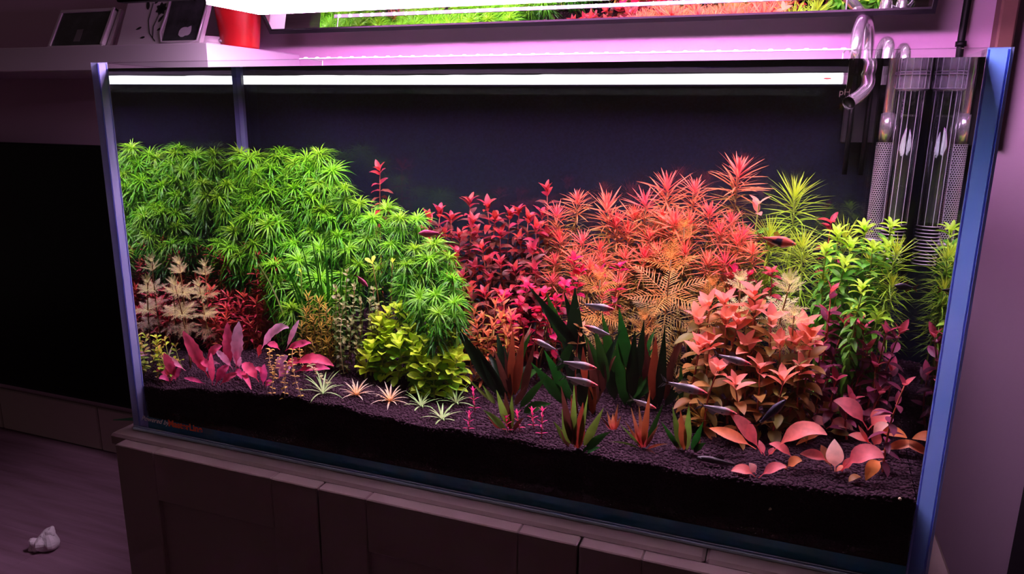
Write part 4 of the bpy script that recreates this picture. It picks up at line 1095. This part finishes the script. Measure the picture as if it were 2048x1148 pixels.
# ================================================================== pipes and probe at the right rear
def arc(c, r, a0, a1, n, ax, up):
    return [Vector(c) + Vector(ax) * (r * math.cos(lerp(a0, a1, i / n))) + Vector(up) * (r * math.sin(lerp(a0, a1, i / n))) for i in range(n + 1)]
# outflow: over the back rim, down and forward to an open mouth
c = Vector((1.090, .440, .60))
root = empty('outflow_pipe', c, 'polished steel outflow pipe hooked over the back rim, open mouth under water', 'pipe')
P3 = [Vector((.026, .098, -.10)), Vector((.026, .098, .0))] + [Vector((.013 + .013 * math.cos(a), .049, .040)) + Vector((0, .049 * math.cos(a), .049 * math.sin(a))) for a in [PI * i / 12 for i in range(13)]]
way = [Vector((0, 0, .012))] + [at(*q) - c for q in ((1723, 124, .437), (1733, 142, .430), (1737, 160, .420), (1732, 178, .407), (1717, 193, .390), (1698, 206, .372))]
for i in range(len(way) - 1):
    a0, a1, a2, a3 = way[max(i - 1, 0)], way[i], way[i + 1], way[min(i + 2, len(way) - 1)]
    for t in (0, .33, .67):
        P3.append(.5 * (2 * a1 + (a2 - a0) * t + (2 * a0 - 5 * a1 + 4 * a2 - a3) * t * t + (3 * a1 - a0 - 3 * a2 + a3) * t ** 3))
P3.append(way[-1])
b = MB().tube(P3, .0088, 18, cap=False)
b.build('tube', CHROME, root, True)
d = (P3[-1] - P3[-2]).normalized()
MB().tube([P3[-1] - d * .004, P3[-1] + d * .0005], [.0092, .0098], 18, cap=False).build('mouth_rim', CHROME, root, True)
MB().tube([P3[-1] - d * .006, P3[-1] - d * .003], .0080, 18).build('inner_shadow_tube', SATIN_BLACK, root, True)
# intake with a perforated sleeve
c = Vector((1.134, .415, .36))
root = empty('intake_pipe', c, 'steel intake pipe with a finely perforated sleeve, leftmost of the upright tubes', 'pipe')
P3 = [Vector((0, 0, .10)), Vector((0, 0, .27))] + [Vector((0, .055, .272)) + Vector((0, -.055 * math.cos(a), .016 * math.sin(a))) for a in [PI * i / 8 for i in range(9)]] + [Vector((0, .11, .17))]
MB().tube(P3, .0080, 16).build('tube', CHROME, root, True)
MB().tube([(0, 0, .138), (0, 0, .178)], .0098, 18).build('collar', CHROME, root, True)
b = MB(); nr, nc, R0 = 46, 22, .0112
hh = .138 / nr
for r_ in range(nr):
    off = .5 * (r_ % 2)
    for q in range(nc):
        a0, a1 = 2 * PI * (q + off) / nc, 2 * PI * (q + 1 + off) / nc
        z0, z1 = r_ * hh, (r_ + 1) * hh
        am, zm = (a0 + a1) / 2, (z0 + z1) / 2; ha, hz = (a1 - a0) * .33, hh * .33
        pt = lambda a, z: (R0 * math.cos(a), R0 * math.sin(a), z)
        V = [pt(a0, z0), pt(a1, z0), pt(a1, z1), pt(a0, z1), pt(am - ha, zm - hz), pt(am + ha, zm - hz), pt(am + ha, zm + hz), pt(am - ha, zm + hz)]
        b.add(V, [(0, 1, 5, 4), (1, 2, 6, 5), (2, 3, 7, 6), (3, 0, 4, 7)])
b.build('perforated_sleeve', STEEL, root, False)
MB().tube([(0, 0, .001), (0, 0, .136)], .0092, 14).build('dark_core', SATIN_BLACK, root, True)
MB().tube([(0, 0, -.003), (0, 0, .0008)], .0116, 18).build('end_cap', STEEL, root, True)
# surface skimmer in clear plastic
ACR, nt, out = new_mat('cloudy_acrylic')
t_ = N(nt, 'BsdfTransparent', Color=(.92, .9, .95, 1)); d_ = N(nt, 'BsdfDiffuse', Color=(.75, .66, .80, 1)); g_ = N(nt, 'BsdfGlossy', Roughness=.08)
m1 = N(nt, 'MixShader'); m1.inputs[0].default_value = .16; m2 = N(nt, 'MixShader'); m2.inputs[0].default_value = .12
nt.links.new(t_.outputs[0], m1.inputs[1]); nt.links.new(d_.outputs[0], m1.inputs[2]); nt.links.new(m1.outputs[0], m2.inputs[1]); nt.links.new(g_.outputs[0], m2.inputs[2]); nt.links.new(m2.outputs[0], out.inputs[0])
RIB_STREAK = solid('acrylic_rib_and_streak', (.50, .44, .54), .3)
c = Vector((1.158, .400, .33))
root = empty('surface_skimmer', c, 'clear tube surface skimmer with a wide collar and slotted foot, beside the steel intake', 'filter')
MB().lathe([(.0185, .238), (.0200, .240), (.0205, .252), (.0192, .256), (.0192, .262), (.0205, .266), (.0200, .278), (.0186, .280), (.0170, .278), (.0170, .240), (.0185, .238)], 28).build('collar', ACR, root, True)
for z in (.2405, .259, .2785):
    MB().lathe([(.0190, z), (.0206, z + .0008), (.0190, z + .0016)], 28).build('collar_ring', RIB_STREAK, root, True)
MB().lathe([(.0158, .055), (.0158, .240), (.0146, .240), (.0146, .055)], 28).build('outer_tube', TUBE, root, True)
for a in (3.3, 4.1, 4.55, 5.2, 6.0):
    MB().tube([(.0158 * math.cos(a), .0158 * math.sin(a), .056), (.0158 * math.cos(a), .0158 * math.sin(a), .239)], .00045, 5).build('light_streak', RIB_STREAK, root)  # added thin rods, their pale colour imitates light streaks on the tube
for k in range(14):
    a = 2 * PI * k / 14
    MB().tube([(.0204 * math.cos(a), .0204 * math.sin(a), .241), (.0204 * math.cos(a), .0204 * math.sin(a), .278)], .0006, 5).build('collar_fin', RIB_STREAK, root)
MB().lathe([(.0100, .060), (.0100, .205), (.0088, .2055), (.0, .2055)], 24).build('inner_tube', solid('smoky_tube', (.05, .045, .05), .12, .0, coat=.5), root, True)
MB().lathe([(.0105, .204), (.0108, .2055), (.0105, .207)], 24).build('float_rim', CHROME, root, True)
for i in range(12):
    z = i * .0049
    MB().lathe([(.0146, z), (.0160, z + .0004), (.0160, z + .0012), (.0146, z + .0016)], 24).build('slot_ring', TUBE if i % 2 and i < 0 else STEEL, root, True)
MB().lathe([(.0135, -.002), (.0135, .056)], 20).build('foot_core', SATIN_BLACK, root, True)
MB().tube([(0, .012, .24), (0, .012, .29)] + [(0, .055 - .043 * math.cos(a), .290 + .018 * math.sin(a)) for a in [PI * i / 8 for i in range(9)]] + [(0, .098, .18)], .0068, 14).build('hook_tube', CHROME, root, True)
for (dx, dz) in ((-.0172, 0), (.0172, 0)):
    MB().tube([(dx, 0, .215), (dx, 0, .262)], .0012, 6).build('guide_rod', TUBE, root, True)
# probe holder with its lettering
root = empty('probe_holder', (1.099, .445, .55), 'black probe holder marked pH in white, behind the steel outflow pipe', 'sensor')
MB().box(-.022, .022, -.006, .008, -.055, .048, b=.002).build('holder', BLACK, root)
for x in (-.012, .010): MB().tube([(x, -.009, -.10), (x, -.009, .040)], .0035, 10).build('probe', SATIN_BLACK, root, True)
p = at(1679, 190, .438)
text('lettering', 'pH', (p.x - 1.099 - .001, -.0065, p.z - .55), .0125, solid('pale_lettering', (.8, .8, .82), .5), root)
# cable
root = MB().tube([(1.262, .580, .50), (1.257, .578, .66), (1.258, .575, .75), (1.262, .572, 1.2)], .0058, 10).build('cable', SATIN_BLACK, None, True)
tag(root, 'thick black cable hanging down the wall behind the right tank corner', 'cable')
MB().tube([(1.2575, .5775, .648), (1.2572, .5778, .656)], .0085, 10).build('clip', SATIN_BLACK, root, True)

# ================================================================== fish
FISHM, nt, out = new_mat('fish_skin')
a_ = N(nt, 'Attribute', attribute_name='col'); p_ = N(nt, 'BsdfPrincipled', Roughness=.35); nt.links.new(a_.outputs['Color'], p_.inputs['Base Color']); nt.links.new(p_.outputs[0], out.inputs[0])
FIN, nt, out = new_mat('fish_fin')
a_ = N(nt, 'Attribute', attribute_name='col'); d_ = N(nt, 'BsdfDiffuse'); t_ = N(nt, 'BsdfTransparent'); m_ = N(nt, 'MixShader'); m_.inputs[0].default_value = .75
nt.links.new(a_.outputs['Color'], d_.inputs[0]); nt.links.new(t_.outputs[0], m_.inputs[1]); nt.links.new(d_.outputs[0], m_.inputs[2]); nt.links.new(m_.outputs[0], out.inputs[0])
EYE = solid('fish_eye', (.01, .01, .012), .15); EYER = solid('fish_eye_ring', (.55, .5, .45), .3)
def cmesh(name, V, F, C, mat, smooth=True):
    me = mesh(name, V, F, mat, None, smooth)
    ca = me.color_attributes.new('col', 'FLOAT_COLOR', 'POINT')
    ca.data.foreach_set('color', np.array([(c[0], c[1], c[2], 1) for c in C], dtype=np.float32).ravel())
    return me
def fish(name, u, v, Y, Lpx, head, tilt, prof_h, colf, fincol, tailcol, label, yaw=0.0, group=None):
    """head=+1 looks right, -1 left; tilt in degrees, nose up positive"""
    k = mpp(u, v, Y); L = Lpx * k
    root = empty(name, at(u, v, Y), label, 'fish', group)
    root.rotation_euler = (0, math.radians(-tilt) * 1, (0 if head > 0 else PI) + yaw)
    if head < 0: root.rotation_euler = (0, math.radians(-tilt), PI + yaw)
    n, mm = 16, 12
    V = []; F = []; C = []
    for i in range(n + 1):
        t = i / n                                  # 0 nose, 1 tail root
        x = L * (.5 - .80 * t)
        top, bot = np.interp(t, *prof_h[0]), np.interp(t, *prof_h[1]); hgt = (top + bot) * L / 2; zc = (top - bot) * L / 2
        w = hgt * np.interp(t, [0, .3, .7, 1], [.75, .52, .42, .25])
        for j in range(mm):
            a = 2 * PI * j / mm
            V.append((x, w * math.cos(a), zc + hgt * math.sin(a))); C.append(colf(t, math.sin(a)))
    for i in range(n):
        for j in range(mm):
            q, s = i * mm + j, i * mm + (j + 1) % mm; F.append((q, s, s + mm, q + mm))
    F += [tuple(range(mm)), tuple(range(n * mm, n * mm + mm))[::-1]]
    link('body', cmesh('body', V, F, C, FISHM), root)
    # tail: forked, banded along its length
    V = []; C = []; F = []
    xs = L * -.30
    for s in (1, -1):
        b0 = len(V)
        for i in range(6):
            t = i / 5
            V += [(xs - L * .20 * t * (.55), 0, s * L * .012 * (1 + 0 * t) + s * L * .03 * t * .2), (xs - L * .20 * t, 0, s * L * (.03 + .13 * t))]
            C += [tailcol(t)] * 2
        for i in range(5): q = b0 + 2 * i; F.append((q, q + 1, q + 3, q + 2))
    link('tail_fin', cmesh('tail_fin', V, F, C, FIN), root)
    tp, bt = np.interp(.45, *prof_h[0]) * L, -np.interp(.62, *prof_h[1]) * L
    V = [(L * .12, 0, tp * .9), (L * -.06, 0, tp * .85), (L * .0, 0, tp + L * .11), (L * -.07, 0, tp + L * .05)]
    link('dorsal_fin', cmesh('dorsal_fin', V, [(0, 1, 3, 2)], [fincol] * 4, FIN), root)
    V = [(L * .05, 0, bt * .9), (L * -.18, 0, bt * .55), (L * -.05, 0, bt - L * .09), (L * -.18, 0, bt - L * .01)]
    link('anal_fin', cmesh('anal_fin', V, [(0, 1, 3, 2)], [fincol] * 4, FIN), root)
    for s in (1, -1):
        V = [(L * .24, s * L * .035, -L * .03), (L * .14, s * L * .06, -L * .07), (L * .13, s * L * .05, -L * .03)]
        link('side_fin', cmesh('side_fin', V, [(0, 1, 2)], [fincol] * 3, FIN), root)
    for s in (1, -1):
        b = MB(); r = L * .024
        b.lathe([(.0001, -r), (r * .7, -r * .7), (r, 0), (r * .7, r * .7), (.0001, r)], 8)
        t = .10; hgt = (np.interp(t, *prof_h[0]) + np.interp(t, *prof_h[1])) * L / 2
        link('eye', mesh('eye', b.V, b.F, EYE), root, Matrix.Translation((L * (.5 - .8 * t), s * hgt * .56, L * .012)))
    return root
H_T = (([0, .12, .35, .6, .85, 1], [.012, .055, .10, .085, .045, .030]), ([0, .12, .35, .6, .85, 1], [.012, .05, .105, .09, .04, .028]))
H_R = (([0, .12, .35, .6, .85, 1], [.012, .075, .145, .12, .055, .035]), ([0, .12, .35, .6, .85, 1], [.012, .06, .15, .12, .05, .03]))
def tetra(t, s):
    if t < .22: return (.75, .07, .08)
    if t < .34: return (.62, .30, .30)
    return (.55, .47, .52) if s > -.3 else (.66, .58, .62)
def tetra_tail(t): return (.02, .02, .03) if (.15 < t < .4 or .65 < t < .9) else (.62, .62, .72)
def rasbora(t, s):
    lim = (t - .42) / .5
    if .42 < t < .95 and abs(s + .1) < (1 - lim) * .95 and s < .75: return (.015, .012, .03)
    if s < -.55: return (.55, .45, .48)
    return (.62, .09, .06)
def dark(t, s): return (.05, .035, .055)
def pinkf(t, s): return (.45, .05, .13)
fc = (.45, .40, .44)
T = ((1192, 613, 74, 1, -4, .10, 'grey tetra with red nose below the left orange feather plant, highest of the shoal'), (1200, 663, 66, -1, 14, .10, 'grey tetra facing left, tail to the right, above the two level ones'),
      (1093, 691, 62, -1, 18, .10, 'grey tetra facing left at the left end of the shoal'), (1152, 729, 82, 1, -3, .08, 'grey tetra facing right, upper of the two level ones at centre'),
      (1156, 761, 78, 1, -7, .08, 'grey tetra facing right, lower of the two level ones at centre'), (1366, 774, 92, 1, -8, .07, 'largest grey tetra, facing right, striped tail clear of the red strap leaf'),
      (1284, 806, 56, 1, -14, .08, 'smallest grey tetra, over the thin-bladed pink-footed plant'), (1462, 718, 78, 1, -10, .09, 'shaded grey tetra in front of the salmon clump'),
      (1432, 818, 78, 1, -6, .07, 'dusky grey tetra just left of the arching salmon sword leaf'))
for (u, v, L, h, tl, Y, lab) in T:
    fish('grey_tetra', u, v, Y, L, h, tl, H_T, tetra, fc, tetra_tail, lab, group='grey tetras of the shoal')
rt = lambda t: (.55, .16, .06)
fish('red_rasbora', 1550, 481, .20, 80, 1, -8, H_R, rasbora, (.6, .14, .06), rt, 'red fish with a black wedge on its flank, before the yellow-green needles')
fish('red_rasbora', 862, 467, .17, 56, -1, -4, H_R, pinkf, (.4, .06, .1), rt, 'dusky red fish at the right edge of the green mound')
fish('red_rasbora', 722, 560, .13, 38, 1, -40, H_R, pinkf, (.5, .04, .14), lambda t: (.5, .04, .14), 'small pink fish nose-down above the round-leaved stems')
fish('dark_fish', 1812, 574, .16, 52, -1, 5, H_R, dark, (.35, .06, .06), lambda t: (.5, .12, .1), 'small dark fish near the right glass beside the lime stems', yaw=.5)
fish('dark_fish', 1540, 828, .07, 84, 1, 52, H_T, lambda t, s: (.055, .04, .075), (.06, .045, .08), lambda t: (.05, .04, .07), 'dark slanting fish in front of the brown leaves')
g_ = ground(1440, 935)
f_ = fish('bottom_fish', 1440, 930, g_.y, 84, -1, 2, (([0, .12, .35, .6, .85, 1], [.03, .075, .10, .075, .05, .04]), ([0, .12, .35, .6, .85, 1], [.03, .05, .06, .05, .03, .028])), lambda t, s: (.045, .032, .038), (.06, .04, .045), lambda t: (.16, .11, .11), 'dark bottom fish resting on the soil left of the low salmon plant')
f_.location.z = soil(g_.x, g_.y) + .007

# pale pellets lying on the soil and against the front glass
PEL = solid('pale_pellet', (.80, .55, .35), .5)
for (u, v, r, lab) in ((1540, 1018, .0022, 'pale round pellet pressed against the front glass low in the soil'), (1800, 998, .0024, 'pale round pellet at the soil edge by the right front corner')):
    p = at(u, v, GF + .0018); b = MB(); b.lathe([(.0001, -r), (r * .7, -r * .7), (r, 0), (r * .7, r * .7), (.0001, r)], 10)
    o = b.build('pellet', PEL, None, True); o.location = p; tag(o, lab, 'pellet')

# ================================================================== left of the tank: shelf and what stands on it
SHELFM = solid('grey_white_shelf', (.62, .47, .60), .5, bump=.08, bscale=90)
o = MB().box(-2.0, -.057, .310, .5995, .608, .658, b=.002).build('wall_shelf', SHELFM); tag(o, 'thick pale wall shelf left of the tank, its end brightly lit', 'shelf')
SZ_ = .6585
FRW = solid('white_frame', (.60, .50, .56), .45); PHOTO = solid('dark_photo_print', (.03, .03, .035), .25, var=.5, vscale=30); INK = solid('black_print', (.012, .01, .012), .6)
SILV = solid('silver_edge', (.75, .66, .74), .3, .6)
def leaned(name, x, y, lean, label, cat):
    r = empty(name, (x, y, SZ_ + .001), label, cat); r.rotation_euler = (-lean, 0, 0); return r
r = leaned('photo_frame', -.482, .372, .50, 'dark landscape photo in a pale frame leaning back, leftmost on the shelf', 'photo frame')
for a in ((-.082, .082, 0, .010, 0, .009), (-.082, .082, 0, .010, .094, .101), (-.082, -.075, 0, .010, .009, .094), (.075, .082, -.002, .014, .009, .101)):
    MB().box(*a, b=.001).build('frame_bar', FRW, r)
MB().box(-.075, .075, .003, .007, .009, .094).build('photo', PHOTO, r)
MB().box(.086, .094, .006, .018, .0, .101, b=.001).build('backing_edge', FRW, r)
MB().box(-.012, .006, .0026, .0030, .02, .05).build('pale_streak', solid('grey_print', (.16, .14, .15), .5), r)
MB().tube([(0, .012, .07), (0, .06, .024)], .003, 6).build('prop', FRW, r)
r = leaned('photo_frame', -.233, .372, .42, 'white photo frame with a black flower print left of its photo, beside the bowl', 'photo frame')
MB().box(-.125, .100, 0, .010, 0, .115, b=.002).build('panel', FRW, r)
MB().box(.000, .090, -.0012, .0, .012, .112).build('photo', PHOTO, r)
b = MB()
for k in range(2): pass
MB().tube([(-.004, -.002, .112), (-.006, -.002, .06), (-.010, -.002, .03), (.0, -.002, .008), (.03, -.002, .005), (.07, -.002, .006), (.093, -.002, .010), (.097, -.002, .114)], .0022, 6).build('silver_border', SILV, r, True)
V, F, G = leaf_geo(.03, .022, 'ovate', 0, 0, 0, 8)
link('white_shape', mesh('white_shape', V, F, solid('white_print', (.55, .5, .55), .5)), r, Matrix.Translation((.040, -.0016, .024)) @ Matrix.Rotation(PI / 2, 4, 'X') @ Matrix.Rotation(.5, 4, 'Z'))
link('white_shape', mesh('white_shape', V, F, MATS['white_print']), r, Matrix.Translation((.058, -.0017, .022)) @ Matrix.Rotation(PI / 2, 4, 'X') @ Matrix.Rotation(1.1, 4, 'Z') @ Matrix.Scale(.8, 4))
fl_ = MB().tube([(-.020, -.0006, .012), (-.040, -.0006, .03), (-.052, -.0006, .06), (-.050, -.0006, .10)], .0009, 5).build('flower_print', INK, r)
MB().tube([(-.028, -.0006, .019), (-.034, -.0006, .045), (-.026, -.0006, .075)], .0009, 5).build('stalk', INK, fl_)
for (x, z, an, s) in ((-.060, .085, 1.9, .026), (-.046, .098, .9, .022), (-.066, .045, 3.5, .016), (-.050, .022, 3.3, .014), (-.024, .055, 1.0, .02), (-.022, .036, .5, .014)):
    V, F, G = leaf_geo(s, s * .36, 'ovate', 0, 0, 0, 6)
    link('printed_leaf', mesh('printed_leaf', V, F, INK), fl_, Matrix.Translation((x, -.0007, z)) @ Matrix.Rotation(PI / 2, 4, 'X') @ Matrix.Rotation(an, 4, 'Z'))
for i in range(7):
    V, F, G = leaf_geo(.016, .011, 'ovate', 0, 0, 0, 6)
    link('printed_petal', mesh('printed_petal', V, F, INK), fl_, Matrix.Translation((-.024, -.0007, .086)) @ Matrix.Rotation(PI / 2, 4, 'X') @ Matrix.Rotation(i * .9, 4, 'Z'))
r = empty('small_bowl', (-.150, .42, SZ_), 'small pale round bowl with a stub handle between frame and red pot', 'bowl')
MB().lathe([(.0001, .001), (.021, .001), (.026, .006), (.027, .022), (.025, .022), (.024, .008), (.0001, .006)], 24).build('bowl', FRW, r, True)
MB().tube([(.026, 0, .015), (.038, 0, .012)], .003, 8).build('handle', FRW, r, True)
REDP = solid('red_pot_glaze', (.55, .012, .014), .35, bump=.3, bscale=30)
cxp = pix(483, 92, .45).x
o = MB().lathe([(.0001, 0), (.036, 0), (.038, .004), (.0470, .080), (.0480, .082), (.0455, .082), (.036, .008), (.0001, .007)], 40).build('red_pot', REDP, None, True)
o.location = (cxp - .004, .452, SZ_); tag(o, 'tapered red pot at the lit end of the wall shelf', 'pot')

# television, skirting things, floor litter
r = empty('television', (-.85, .52, -.268), 'large switched-off black television left of the tank', 'television')
SCR = solid('black_screen', (.002, .002, .0025), .25, spec=.15)
MB().box(-.80, .78, .0, .030, 0, .709, b=.003).build('casing', SATIN_BLACK, r)
MB().box(-.79, .77, -.002, -.0002, .012, .700).build('screen', SCR, r)
MB().box(-.2, .2, .031, .0785, .25, .5).build('wall_mount', SATIN_BLACK, r)
r = empty('dark_cupboard', (1.638, .44, -.46), 'black tall cupboard edge at the lower right of the picture', 'cupboard')
MB().box(-.178, .3, -.14, .14, .0, 1.3, b=.002).build('body', SATIN_BLACK, r)
MB().box(-.176, .3, -.158, -.142, .01, 1.29, b=.002).build('door', SATIN_BLACK, r)
# houseplant behind the cabinet corner
POT = solid('grey_pot', (.12, .10, .10), .6); HL = leafmat('dark_house_leaf', (.012, .030, .018), (.016, .045, .02), .2)
r = empty('houseplant', (.02, .536, -.458), 'dark pointed houseplant leaf sticking out behind the cabinet at left', 'plant')
MB().lathe([(.0001, 0), (.036, 0), (.044, .10), (.040, .10), (.038, .08), (.0001, .08)], 20).build('pot', POT, r, True)
tp = pix(226, 840, .52)
for (dx, dy, dz, w) in ((tp.x - .02, tp.y - .536, tp.z + .458, .032), (-.10, -.03, .17, .03), (.10, -.02, .20, .03), (.06, .0, .24, .03)):
    e_ = Vector((dx, dy, dz)); link('leaf', blade_mesh('leaf', ((0, 0, .08), Vector((dx * .35, dy * .4, dz * .5 + .17)), e_), w, 'lance', HL, (0, -.6, .8), 9), r)
# crumpled tissue
TIS = solid('white_tissue', (.70, .58, .64), .9)
def crumple(n, r, seed):
    rr = random.Random(seed); b = MB(); V = []; F = []
    st, sl = 12, 18
    bumps = [(Vector((rr.gauss(0, 1), rr.gauss(0, 1), rr.gauss(0, 1))).normalized(), rr.uniform(-.35, .35)) for _ in range(26)]
    for i in range(st + 1):
        for j in range(sl):
            a, c_ = PI * i / st, 2 * PI * j / sl
            d_ = Vector((math.sin(a) * math.cos(c_), math.sin(a) * math.sin(c_), math.cos(a)))
            f = 1 + sum(h * max(0, d_.dot(q)) ** 10 for q, h in bumps)
            V.append(d_ * r * f)
    for i in range(st):
        for j in range(sl):
            q, s = i * sl + j, i * sl + (j + 1) % sl; F.append((q, q + sl, s + sl, s))
    return V, F
b = MB()
for (dx, dy, dz, r_, sd) in ((0, 0, .019, .024, 1), (-.026, 0, .013, .014, 2), (-.034, -.004, .006, .008, 3), (.006, .004, .042, .011, 4), (-.004, .002, .036, .009, 5)):
    V, F = crumple(0, r_, sd); b.add([v + Vector((dx, dy, dz)) for v in V], F)
o = b.build('crumpled_tissue', TIS, None, False); p = pixz(98, 1100, -.46); o.location = (p.x, p.y, -.4585)
o.rotation_euler = (0, 0, .35)
tag(o, 'crumpled white tissue lying on the floor left of the cabinet', 'tissue')
